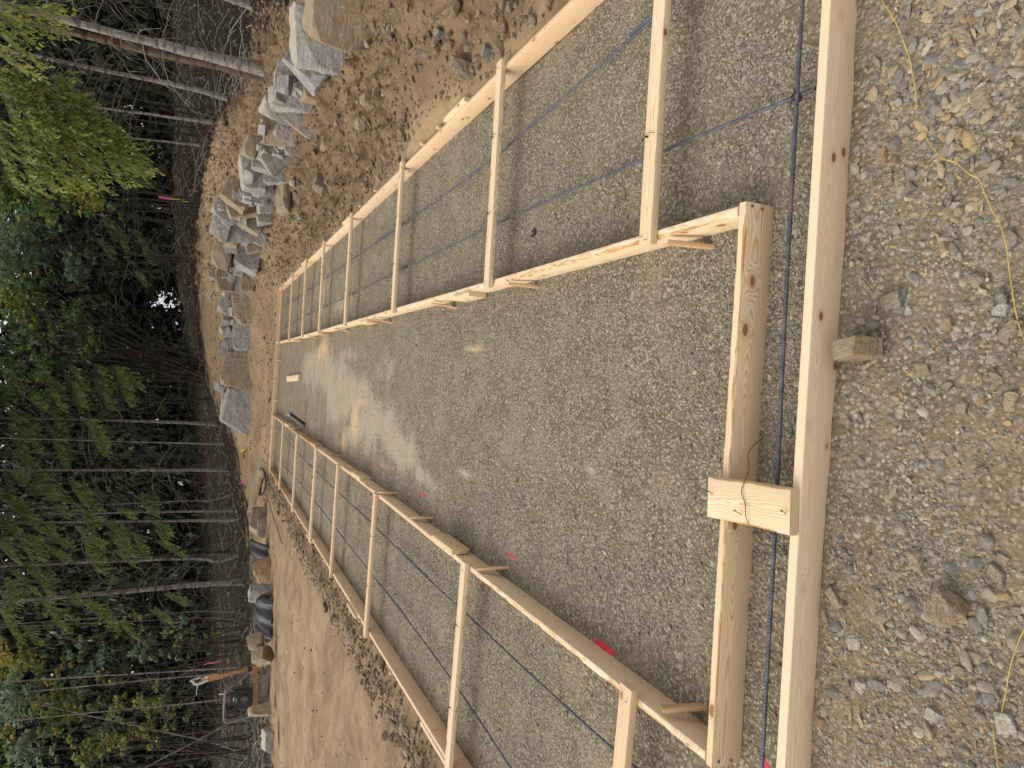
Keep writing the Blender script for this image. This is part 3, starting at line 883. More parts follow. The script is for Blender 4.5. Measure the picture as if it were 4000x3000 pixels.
def wire_loop(o, x, y, zt, xr, yr, seed, near):
    rr = random.Random(seed)
    r = .0012 if near else .0016
    mb = MB()
    top = Vector((x, y, zt))
    # twist on the nail, drop to the bar, hook round it
    mb.tube(spline([top + Vector((0, 0, .010)), top + Vector((.012, -.014, .012)), Vector((x, y - .06, zt - .01)), Vector((xr + rr.uniform(-.02, .02), yr - .09, .09)), Vector((xr + .008, yr - .105, ZR + .014)), Vector((xr - .010, yr - .11, ZR)), Vector((xr, yr - .115, ZR - .012)), Vector((xr + .02, yr - .10, ZR + .03))], 6), r, 5)
    mb.tube(spline([top + Vector((0, 0, .008)), top + Vector((-.02, .02, .02)), top + Vector((-.05 + rr.uniform(-.02, .02), .06, .015)), top + Vector((-.07, .10, -.01))], 5), r, 5)
    mb.tube([top + Vector((0, 0, .001)), top + Vector((0, 0, .014))], .0045 if near else .004, 6)
    return child_mesh(o, mb, 'tie_wire', M_WIRE)


def brace(y0, y1, x0, x1, side, k, mat, seed, bars, wane=None):
    zc = HB + .019 + .0025
    o = timber('cross_brace', (x0, y0, zc), (x1, y1, zc), .089, .038, mat, wane, seed=seed)
    tag(o, f'{ordn[k]} cross brace from the camera over the {side} footing trench', 'brace', f'cross braces over the {side} trench')
    f = lambda x: y0 + (y1 - y0) * (x - x0) / (x1 - x0)
    zt = zc + .019
    if k < 5:
        for xx in (x0 + .03, x1 - .05):
            for q in (-.018, .02): nail(o, (xx + q * .5, f(xx) + q, zt), (q * 3, q, 1), .009)
    for tab in bars:
        yy = (y0 + y1) / 2; xr = rebar_x(tab, yy)
        xw = xr + (.03 if side[0] == 'r' else -.03)
        wire_loop(o, xw, f(xw) + .02, zt, rebar_x(tab, yy - .1), yy, seed, k < 3)
    return o


RBY = [2.54, 4.42, 7.035, 9.725, 12.13, 14.37, 16.7, 19.13]
mats_r = [W_PALE, W_PALE, W_PALE, W_PALE, W_PALE, W_PALE, W_FIR, W_FIR]
for k, y in enumerate(RBY):
    brace(y + .006, y - .002, .638 - .003 * k, 2.215, 'right-hand', k, mats_r[k], 40 + k, (RB1, RB2), None)
LBY = [2.525, 4.60, 7.40, 9.69, 11.76, 14.31, 16.95, 19.56]
mats_l = [W_FIR, W_PALE, W_FIR, W_FIR, W_PALE, W_PALE, W_FIR, W_FIR]
for k, y in enumerate(LBY):
    brace(y + .05, y - .04, -2.925, -1.318 if k else -1.315, 'left-hand', k, mats_l[k], 60 + k, (LB1, LB2))

# short cleat across the two near end boards
p = [gp(x, y, .178) for x, y in [(2770, 1868), (3090, 1918), (2767, 2010), (3087, 2083)]]
a = (p[0] + p[2]) / 2; b = (p[1] + p[3]) / 2
a.z = b.z = HB + .0225
cleat = timber('cleat', a, b, .152, .038, W_PALE, {2: (.0, 1, .006), 3: (.1, .9, .006)}, seed=80)
tag(cleat, 'short wide cleat nailed across the two near end boards, stained at its edges', 'cleat')
for px_, l in [((2785, 1932), .02), ((2895, 2012), .03), ((3070, 2008), .02)]:
    q = gp(*px_, HB + .0415); nail(cleat, q, (.5, .15, .8), l)
wp = [gp(2985, 1705, .03), gp(2955, 1730, .12), gp(2923, 1770, .19), gp(2925, 1840, .185), gp(2897, 1915, .187), gp(2910, 1965, .186), gp(2912, 2012, .192), gp(2918, 2030, .187), gp(2925, 2046, .183), gp(2950, 2052, .14)]
child_mesh(cleat, MB().tube(spline(wp, 6), .0014, 5), 'tie_wire', M_WIRE)

# ------------------------------------------------------------------ stakes and splice blocks
def stake(tp, bp, label, grp, mat=W_TAN, w=.038, d=.019, seed=0):
    tp, bp = Vector(tp), Vector(bp)
    ax = (tp - bp).normalized(); bp = bp - ax * .05
    o = timber('stake', bp, tp, w, d, mat, None, up=Vector((1, 0, 0)) - ax * ax.x, seed=seed, bow=0, ease=.002)
    return tag(o, label, 'stake', grp)


gs_r, gs_l = 'stakes behind the inner right form', 'stakes behind the inner left form'
RS = [((2610, 920), (2775, 965)), ((1990, 1104), (2100, 1122)), ((1690, 1186), (1780, 1203)), ((1458, 1248), (1529, 1261)), ((1312, 1288), (1363, 1295)), ((1203, 1314), (1240, 1320)), ((1165, 1322), (1190, 1328))]
for k, (t_, b_) in enumerate(RS):
    t = gp(*t_, .148); b = gp(*b_, 0); t.x = .632; b.x = min(b.x, .625)
    if k == 0: t.x = .634
    stake(t, b, f'{["nearest leaning", "second", "third", "fourth", "fifth", "sixth", "farthest"][k]} wooden stake behind the inner right form', gs_r, seed=k)
LS = [((2583, 2790), (2752, 2760)), ((1862, 2232), (1976, 2216)), ((1602, 2021), (1689, 2023)), ((1477, 1922), (1548, 1925)), ((1391, 1865), (1456, 1869)), ((1274, 1778), (1325, 1780)), ((1194, 1720), (1228, 1722)), ((1163, 1694), (1199, 1695)), ((1140, 1672), (1172, 1672)), ((1112, 1654), (1146, 1655))]
nm = ['nearest leaning', 'second', 'third', 'fourth', 'fifth', 'sixth', 'seventh', 'eighth', 'ninth', 'farthest']
for k, (t_, b_) in enumerate(LS):
    t = gp(*t_, .15); b = gp(*b_, 0); t.x = max(t.x, -1.318); b.x = max(b.x, -1.30)
    stake(t, b, f'{nm[k]} wooden stake behind the inner left form', gs_l, seed=20 + k)


def block(x, y0, y1, zc, h, label, grp, mat, seed, th=T38, nails=False, nx_=-1):
    o = timber('splice_block', (x, y0, zc), (x, y1, zc), th, h, mat, None, seed=seed)
    tag(o, label, 'block', grp)
    if nails:
        for q in range(4):
            rr = random.Random(seed + q); nail(o, (x + nx_ * th / 2, y0 + (y1 - y0) * (.15 + .22 * q), zc + rr.uniform(-.04, .04)), (nx_, 0, .2), .012)
    return o


gb = 'splice blocks over board joints'
block(.634, 4.82, 5.22, .085, HB, 'big splice block with nail heads on the near joint of the inner right form', gb, W_PALE, 90, nails=True)
block(.626, 8.35, 8.80, .08, HB, 'reddish splice block on the second joint of the inner right form', gb, W_FIR, 91)
block(.618, 11.85, 12.35, .08, HB, 'splice block on the third joint of the inner right form', gb, W_TAN, 92)
block(.614, 15.7, 16.2, .08, HB, 'splice block on the far joint of the inner right form', gb, W_FIR, 93)
block(-1.313, 4.80, 5.30, .105, HB, 'thick splice block standing proud of the inner left form', gb, W_YEL, 94, nails=True, nx_=1)
block(-1.300, 8.25, 8.75, .085, HB, 'tan splice block on the second joint of the inner left form', gb, W_YEL, 95)
block(-1.306, 11.9, 12.45, .085, HB, 'splice block on the third joint of the inner left form', gb, W_TAN, 96)
block(-1.312, 15.9, 16.5, .085, HB, 'splice block on the far joint of the inner left form', gb, W_FIR, 97)
block(2.213, 5.15, 5.66, .10, HB, 'pale scab block standing above the outer right form by the yellowish filler', gb, W_PALE, 98)
block(2.201, 9.9, 10.4, .095, HB, 'scab block above the outer right form near its third joint', gb, W_PALE, 99)
block(2.216, 14.6, 15.2, .09, HB, 'scab block above the outer right form near its far joint', gb, W_PALE, 100)
block(-2.900, 4.78, 5.42, .075, HB, 'scab board behind the near joint of the outer left form', gb, W_FIR, 101)
block(-2.906, 8.0, 8.5, .10, HB, 'pinkish scab board behind the outer left form at the yellow board', gb, W_FIR, 102)
block(-2.908, 11.7, 12.3, .095, HB, 'scab board behind the outer left form beyond the yellow board', gb, W_FIR, 103)
gso = 'stake tips outside the outer right form'
for k, (y, lab) in enumerate([(5.85, 'just past the scab block'), (6.35, 'a little beyond the scab block'), (8.3, 'between the third and fourth braces'), (9.2, 'close before the fourth brace'), (11.2, 'before the fifth brace'), (13.3, 'before the sixth brace'), (15.6, 'before the seventh brace'), (18.0, 'before the farthest brace')]):
    stake((2.205, y, .165), (2.24, y + .02, -.02), f'stake tip above the outer right form {lab}', gso, W_PALE, seed=120 + k)
gso = 'stake tips outside the outer left form'
for k, (y, lab) in enumerate([(3.95, 'near the frame edge'), (6.4, 'beside the dark spoil'), (7.85, 'just before the pinkish scab board'), (10.5, 'along the yellow board'), (13.2, 'beyond the fifth brace'), (15.3, 'beyond the sixth brace')]):
    stake((-2.895, y, .158), (-2.93, y + .02, 0), f'stake tip above the outer left form {lab}', gso, W_FIR, seed=140 + k)
gsf = 'low stakes in front of the far end board'
for k, (x_, lab) in enumerate([(.18, 'right of the lying block'), (-.95, 'beside the leaning pipe')]):
    stake((x_, 20.165, .15), (x_, 20.05, 0), f'low stake against the far end board {lab}', gsf, W_FIR, seed=150 + k)
stake((-.27, 20.21, .19), (-.27, 20.24, 0), 'pale stake tip standing just behind the far end board', None, W_PALE, .07, .03, 155)
# off-cut left on the gravel near the far end
o = timber('offcut', (-.29, 17.9, .024), (-.21, 15.6, .024), .14, .038, W_PALE, seed=160)
tag(o, 'pale timber off-cut lying flat on the gravel before the far end board', 'offcut')

# ------------------------------------------------------------------ reinforcing bars
def rebar(pts, label, grp, r=.0072, rib_to=7.0, spl=40):
    P = spline(pts, spl)
    L = [0.0]
    for a_, b_ in zip(P[:-1], P[1:]): L.append(L[-1] + (b_ - a_).length)
    arr = np.array([q[:] for q in P]); L = np.array(L)
    ss = []; s = 0.0; step = .0031
    while s < L[-1]:
        ss.append(s)
        y = np.interp(s, L, arr[:, 1]); s += step if y < rib_to else .12
    ss.append(L[-1]); ss = np.array(ss)
    Q = np.stack([np.interp(ss, L, arr[:, k]) for k in range(3)], 1)
    T = np.gradient(Q, axis=0); T /= np.linalg.norm(T, axis=1)[:, None]
    A = np.cross(T, [0, 0, 1.]); A /= np.linalg.norm(A, axis=1)[:, None]; B = np.cross(A, T)
    n = 10; th = np.arange(n) * 2 * np.pi / n
    rib = np.where(Q[:, 1] < rib_to, np.where((np.arange(len(ss)) % 4) < 2, r * 1.07, r * .965), r)
    skew = np.where((np.abs(np.sin(th)) < .35)[None, :], r * 1.07, rib[:, None])
    V = Q[:, None] + (A[:, None] * np.cos(th)[None, :, None] + B[:, None] * np.sin(th)[None, :, None]) * skew[..., None]
    m = len(ss); i = np.arange(m - 1)[:, None] * n; k = np.arange(n)[None]
    F = np.stack([i + k, i + (k + 1) % n, i + n + (k + 1) % n, i + n + k], -1).reshape(-1, 4)[:, ::-1]
    me = np_mesh('rebar', V.reshape(-1, 3), [F, np.arange(n)[None], ((m - 1) * n + np.arange(n))[None, ::-1]])
    o = link('rebar', me, M_REBAR)
    return tag(o, label, 'rebar', grp)


gr = 'reinforcing bars hung in the footing trenches'
rebar(RB1, 'ribbed steel bar nearer the outer form in the right-hand trench', gr)
rebar(RB2, 'ribbed bar in the right-hand trench whose cut end shows at the near board', gr)
rebar(LB1, 'ribbed steel bar nearer the outer form in the left-hand trench', gr)
rebar(LB2, 'ribbed steel bar nearer the inner form in the left-hand trench', gr)
rn = rebar([(2.1, 1.815, .078), (1.412, 1.815, .0765), (.98, 1.812, .0765), (.3, 1.812, .072), (-.5, 1.800, .070), (-1.321, 1.79, .075), (-2.6, 1.79, .07)], 'ribbed steel bar lying crosswise between the two near end boards', gr, r=.0076, rib_to=50)
c = gp(3112, 378, .07)
mb = MB()
for q in range(5):
    ang = .6 + q * .5
    ring = [c + Vector((math.cos(t) * .013 * (1 if q % 2 else .8) + (q - 2) * .002, math.sin(t) * .012, math.sin(t + ang) * .016)) for t in np.linspace(0, 2 * math.pi, 14)]
    mb.tube(ring, .0013, 5)
mb.tube(spline([c, c + Vector((-.03, .02, .01)), c + Vector((-.055, .0, -.02)), c + Vector((-.075, -.03, -.03))], 6), .0011, 5)
mb.tube(spline([c, c + Vector((-.02, .03, .0)), c + Vector((-.06, .04, -.05)), c + Vector((-.10, .03, -.06))], 6), .0011, 5)
tw = mb.build('tie_wire', M_WIRE); tag(tw, 'knot of black tie wire binding the two crossed bars near the front corner', 'tie wire')
gl = 'short lap bars tied alongside the long bars'
for tab, y0, y1, off, lab in [(RB1, 1.9, 2.95, .016, 'right-hand trench by the frame edge, outer bar'), (RB1, 7.2, 8.6, .018, 'right-hand trench, outer bar beyond the third brace'), (RB2, 7.0, 7.7, .018, 'right-hand trench, inner bar at the third brace'),
                              (LB2, 5.7, 6.7, .018, 'left-hand trench, inner bar before the third brace'), (LB2, 7.7, 8.8, .018, 'left-hand trench, inner bar past the third brace'), (LB1, 6.2, 7.3, .018, 'left-hand trench, outer bar at the third brace'), (LB2, 11.9, 13.0, .018, 'left-hand trench, inner bar past the fifth brace')]:
    ys = np.linspace(y0, y1, 6)
    rebar([(rebar_x(tab, y) + off, y, ZR + .004) for y in ys], f'lap bar in the {lab}', gl, spl=8)
# ------------------------------------------------------------------ rocks
def rock_mesh(seed, dx, dy, dz, sub=3, rough=.05, flat=0.0, wedge=0.0, cutp=.65, jit=.0):
    """blocky broken rock: jittered box with knocked-off corners, then roughened"""
    rr = random.Random(seed)
    pts = []
    cor = {}
    for sx in (-1, 1):
        for sy in (-1, 1):
            for sz in (-1, 1):
                j = Vector((sx * rr.uniform(.72 - jit, 1.06), sy * rr.uniform(.72 - jit, 1.06), sz * rr.uniform(.74, 1.06)))
                if sz > 0: j.x *= 1 - wedge * rr.random(); j.y *= 1 - wedge * rr.random()
                cor[(sx, sy, sz)] = j
    for k, c in cor.items():
        if rr.random() < cutp:
            for ax in range(3):
                n_ = list(k); n_[ax] = -n_[ax]
                pts.append(c.lerp(cor[tuple(n_)], rr.uniform(.10, .38)))
        else: pts.append(c)
    for _ in range(2):
        v = Vector((rr.uniform(-1, 1), rr.uniform(-1, 1), rr.uniform(-1, 1))).normalized(); pts.append(Vector([math.copysign(abs(q) ** .6, q) for q in v]) * .98)
    bm = bmesh.new()
    for q in pts: bm.verts.new(q)
    r = bmesh.ops.convex_hull(bm, input=bm.verts[:])
    bmesh.ops.delete(bm, geom=[g for g in r['geom_interior'] if isinstance(g, bmesh.types.BMVert)], context='VERTS')
    for v in bm.verts: v.co = Vector((v.co.x * dx / 2, v.co.y * dy / 2, v.co.z * dz / 2))
    m = max(dx, dy, dz)
    bmesh.ops.bevel(bm, geom=bm.edges[:], offset=m * .018, segments=1, affect='EDGES')
    bmesh.ops.triangulate(bm, faces=bm.faces[:])
    for _ in range(sub):
        lim = m * (.36 if _ == 0 else .20 if _ == 1 else .11)
        es = [e for e in bm.edges if e.calc_length() > lim]
        if es: bmesh.ops.subdivide_edges(bm, edges=es, cuts=1)
        bmesh.ops.triangulate(bm, faces=bm.faces[:])
    V = np.array([v.co[:] for v in bm.verts]); bm.normal_update(); Nn = np.array([v.normal[:] for v in bm.verts])
    q = V / m
    d = fbm(q * 4.5 + seed * 3.1, 4, seed) * rough * 1.6 + np.abs(fbm(q * [6, 6, 11] + seed, 3, seed + 1)) * rough - rough * .2 + fbm(q * 20 + seed, 2, seed + 5) * rough * .5
    V = V + Nn * (d * m)[:, None]
    for v, cc in zip(bm.verts, V): v.co = cc
    return bm_mesh(bm, 'rock')


def rock(name, label, cat, grp, loc, dims, rot, mat, seed, sub=3, rough=.05, **kw):
    me = rock_mesh(seed, *dims, sub=sub, rough=rough, **kw)
    o = link(name, me, mat); o.location = loc; o.rotation_euler = rot
    return tag(o, label, cat, grp)


def wall_y(ty):
    t = [(20, 8.7), (55, 8.9), (136, 9.5), (290, 10.8), (407, 12.2), (615, 14.8), (796, 17.8), (940, 20.7), (1049, 22.7), (1157, 23.7), (1302, 24.1), (1500, 24.4), (1700, 24.4)]
    return float(np.interp(ty, [a for a, b in t], [b for a, b in t]))


G, T_, P_, DK = B_GREY, B_TAN, B_PINK, B_DARK
WALL = [  # photo x, y, extent x (height), extent y (width), roll deg, material, depth shift, label
    (1346, 25, 175, 190, 0, T_, 0, 'nearest wall boulder, brown with a pale blotched top, cut by the frame edge'),
    (1278, 128, 165, 190, -6, G, .15, 'very large grey wall boulder with brown lower face beside the nearest one'),
    (1368, 112, 32, 50, 10, B_BRN, -.35, 'small brown chip wedged at the foot of the two largest boulders'),
    (1222, 222, 120, 135, 35, G, .25, 'tilted dark-faced slab boulder with pale edges, standing on its corner'),
    (1150, 330, 108, 140, 4, G, .55, 'squarish grey boulder with pale dusty top, upper row right of the wall'),
    (1250, 322, 88, 115, -4, T_, .1, 'striped tan boulder under the squarish grey one'),
    (1203, 432, 120, 118, 30, P_, .1, 'pinkish smooth slanted boulder at the base of the wall, below the grey row'),
    (1083, 412, 84, 72, 8, G, .6, 'dark grey boulder at the top of the row, next to the squarish one'),
    (1090, 505, 88, 92, -8, T_, .55, 'tan and grey mottled boulder in the upper row'),
    (1150, 492, 92, 108, 20, P_, .15, 'pale pinkish boulder with a white broken edge in the lower row'),
    (1150, 556, 56, 72, -10, P_, 0, 'small pinkish block at the foot of the lower row'),
    (1092, 598, 72, 118, 38, P_, .15, 'long pinkish slab leaning diagonally across the wall'),
    (1142, 612, 40, 60, -20, T_, -.1, 'small tan chip beneath the diagonal pinkish slab'),
    (1030, 602, 62, 95, 6, G, .5, 'grey boulder in the upper row by the tan crest stone'),
    (992, 668, 78, 124, -8, G, .55, 'big pale grey boulder on top of the wall with a light upper face'),
    (982, 566, 40, 76, 14, T_, .75, 'flat tan crest stone at the top of the wall'),
    (1098, 655, 88, 104, -6, G, .15, 'grey boulder behind the long brown slab'),
    (1002, 752, 66, 60, 0, G, .35, 'blue-grey cube boulder beneath the big pale one'),
    (1064, 730, 64, 64, 24, P_, .2, 'wedge-shaped pinkish boulder in the middle of the wall'),
    (1048, 782, 64, 78, -14, G, .1, 'grey angular boulder at the base where the pile begins'),
    (930, 755, 84, 84, 30, T_, .7, 'pale tan fractured boulder on the right crest of the pile'),
    (958, 806, 90, 66, -24, T_, .4, 'grey and tan shattered boulder under the fractured crest one'),
    (890, 815, 72, 70, 20, G, .6, 'angular light grey boulder high on the pile'),
    (872, 862, 58, 104, 10, G, .7, 'topmost flat grey boulder on the crest of the pile'),
    (926, 890, 76, 80, -10, G, .35, 'square grey boulder in the heart of the pile'),
    (993, 862, 74, 66, 26, T_, .15, 'pale split boulder in the lower middle of the pile'),
    (1036, 840, 50, 58, -12, G, 0, 'dark grey block low in the pile'),
    (1008, 905, 74, 66, 14, G, .05, 'light grey boulder at the base of the pile'),
    (996, 945, 62, 62, -20, T_, .1, 'tan-sided boulder at the left foot of the pile'),
    (916, 918, 34, 72, 8, T_, .5, 'thin tan slab bridging the top of the pile'),
    (868, 971, 52, 116, 4, T_, .5, 'long tan capstone just left of the pile'),
    (909, 955, 36, 48, 0, G, .3, 'small grey block under the long tan capstone'),
    (917, 1006, 40, 68, 0, DK, .3, 'dark grey block beneath the left end of the tan capstone'),
    (950, 952, 36, 52, 34, DK, .1, 'narrow dark slab leaning in the gap beside the pile'),
    (974, 997, 74, 96, 16, G, 0, 'large triangular grey boulder at the base left of the pile'),
    (879, 1083, 52, 112, -2, T_, .5, 'second long tan capstone, its top flush with the wall crest'),
    (932, 1050, 27, 50, 0, T_, .3, 'thin flat tan stone in the middle course'),
    (930, 1101, 48, 74, 2, G, .3, 'smooth grey block in the middle course under the second capstone'),
    (975, 1094, 41, 94, 0, T_, 0, 'long low tan block in the bottom course'),
    (898, 1178, 52, 84, 10, G, .45, 'rounded grey boulder in the top course beside a dark crack'),
    (957, 1196, 73, 114, -6, T_, 0, 'large plain tan boulder in the bottom course'),
    (920, 1258, 60, 68, 36, T_, .35, 'small pointed tan boulder leaning on the top course'),
    (957, 1308, 62, 104, -8, G, 0, 'wide grey boulder of the bottom course at mid wall'),
    (911, 1307, 32, 26, 0, G, .3, 'small square grey block on top of the wide grey boulder'),
    (906, 1359, 50, 72, 12, G, .4, 'round-edged grey boulder above the small tan wedge'),
    (954, 1367, 50, 44, -10, T_, .05, 'small tan wedge stone in the bottom course'),
    (935, 1455, 98, 136, 4, T_, .1, 'broad smooth tan-grey boulder taking the full height near the wall end'),
    (897, 1530, 46, 62, -8, T_, .4, 'low tan stone peeking over the end boulder'),
    (942, 1592, 112, 148, 14, G, .05, 'last wall boulder, large pale grey with a pointed left end'),
]
for k, (x, y, ex, ey, rl, m, ds, lab) in enumerate(WALL):
    Yd = wall_y(y) + ds
    p = at(x, y, Yd + .15)
    dist = math.hypot(p.x, p.y); s = dist / F_PX * 1.16
    hgt, wid = ex * s * 1.12, ey * s * 1.06
    dep = max(hgt, wid) * random.Random(k).uniform(.75, .95)
    yaw = -math.atan2(p.x, p.y) * .9 + random.Random(k + 90).uniform(-.22, .22)
    rock('wall_boulder', lab, 'boulder', 'boulders of the rock wall', (p.x, p.y + dep * .30, p.z), (wid, dep, hgt), (random.Random(k + 5).uniform(-.12, .12), R(rl), yaw), m, 300 + k, 3, .035, wedge=.25, cutp=.5)
# stone chips packed behind and between the wall boulders
CV = []; CF = []; nb = 0
for k in range(260):
    ty = RNG.uniform(60, 1620); q = np.interp(ty, [w_[1] for w_ in sorted(WALL, key=lambda w_: w_[1])], [w_[0] for w_ in sorted(WALL, key=lambda w_: w_[1])])
    p = at(q + RNG.normal(0, 26), ty, wall_y(ty) + RNG.uniform(.25, .7)); me_ = rock_mesh(2000 + k % 9, 1, .8, .7, 1, .06)
    sz = RNG.uniform(.12, .42) * (.6 if ty < 300 else 1); Rm = Matrix.Rotation(RNG.uniform(0, 6), 3, 'Z') @ Matrix.Rotation(RNG.uniform(-.6, .6), 3, 'X')
    CV += [tuple(Rm @ v.co * sz + p) for v in me_.vertices]; CF += [tuple(i + nb for i in f.vertices) for f in me_.polygons]; nb += len(me_.vertices); bpy.data.meshes.remove(me_)
me = bpy.data.meshes.new('wall_chinking'); me.from_pydata(CV, [], CF); me.update()
tag(link('wall_chinking', me, B_GREY), 'broken stone chips packed into the gaps behind the wall boulders', 'stone chips', kind='stuff')
gb = 'loose rocks on the earth bank'
BANK = [(1117, 758, 42, 165, 4, B_BRN, 16.6, 'long flat brown slab lying in front of the rock wall'), (1145, 715, 22, 40, 0, G, 16.2, 'small pale grey stone beside the long brown slab'),
        (1560, 60, 60, 70, 20, B_BRN, 5.2, 'half-buried brown rock high on the bank near the frame edge'), (1720, 130, 50, 42, 10, B_DARK, 4.9, 'small grey stone with dark face on the near bank'), (1660, 215, 70, 30, -30, B_BRN, 5.2, 'thin tilted shale piece on the near bank'),
        (1260, 715, 60, 75, 12, B_BRN, 11.5, 'brown slab sunk in the slope between wall and outer right form'), (1435, 390, 45, 60, -12, B_TAN, 7.6, 'tan rock midway up the bank'), (1400, 480, 40, 55, 0, B_TAN, 8.6, 'pale tan rock on the bank below the pinkish wall boulder'),
        (1820, 260, 120, 70, -8, B_BRN, 4.45, 'earth-covered brown lump right behind the outer right form'), (1910, 205, 60, 60, 0, B_DARK, 4.1, 'dark grey rock behind the second brace end'), (1270, 555, 28, 60, 10, B_TAN, 11.6, 'flat pale stone below the diagonal pinkish slab'), (1190, 850, 30, 22, 0, G, 14.6, 'small light grey chip low on the bank by the fourth brace')]
for k, (x, y, ex, ey, rl, m, Yd, lab) in enumerate(BANK):
    p = at(x, y, Yd); s = math.hypot(p.x, p.y) / F_PX
    zt = zat(p.x, p.y)
    # slide along the sight line until it sits on the bank
    for _ in range(30):
        e = p.z - zt
        if abs(e) < .01: break
        Yd *= 1 + (.03 if e > 0 else -.03) * min(1, abs(e) * 8); p = at(x, y, Yd); zt = zat(p.x, p.y)
    s = math.hypot(p.x, p.y) / F_PX
    rock('bank_rock', lab, 'rock', gb, (p.x, p.y, zt + ex * s * .12), (ey * s, ey * s * .8, max(.05, ex * s * .8)), (random.Random(k).uniform(-.2, .2), R(rl), k * 1.3), m, 500 + k, 3, .05, wedge=.3)

LEFT = [(1010, 2030, 55, 110, 8, T_, 20.6, 'pale long boulder half sunk in the earth beside the plank heap'), (1037, 2060, 60, 90, 0, B_BRN, 20.3, 'brown earthy boulder in front of the pale long one'), (1035, 2232, 62, 95, -24, B_QTZ, 18.6, 'white and tan pointed boulder between two black plastic sheets'),
        (1042, 2268, 40, 50, 10, T_, 18.6, 'low tan stone behind the white and tan pointed boulder'), (1017, 2315, 78, 66, 8, G, 17.9, 'upright light grey boulder holding down the large black sheet'), (1000, 2505, 50, 60, -12, T_, 16.6, 'tan slab edge poking from the ledge right of the compactor'),
        (1022, 2560, 50, 80, -35, T_, 16.4, 'slanting pale slab just right of the plate compactor'), (1012, 2775, 62, 60, 6, T_, 16.0, 'pale tan boulder left of the plate compactor'), (1043, 2895, 26, 105, 5, G, 15.2, 'long whitish flat boulder at the left frame side')]
for k, (x, y, ex, ey, rl, m, Yd, lab) in enumerate(LEFT):
    p = at(x, y, Yd); s = math.hypot(p.x, p.y) / F_PX
    rock('edge_boulder', lab, 'boulder', 'boulders along the left dirt edge', p, (ey * s * 1.05, ey * s * .8, ex * s * 1.1), (0, R(rl), .3 - k * .2), m, 560 + k, 3, .04, wedge=.4)

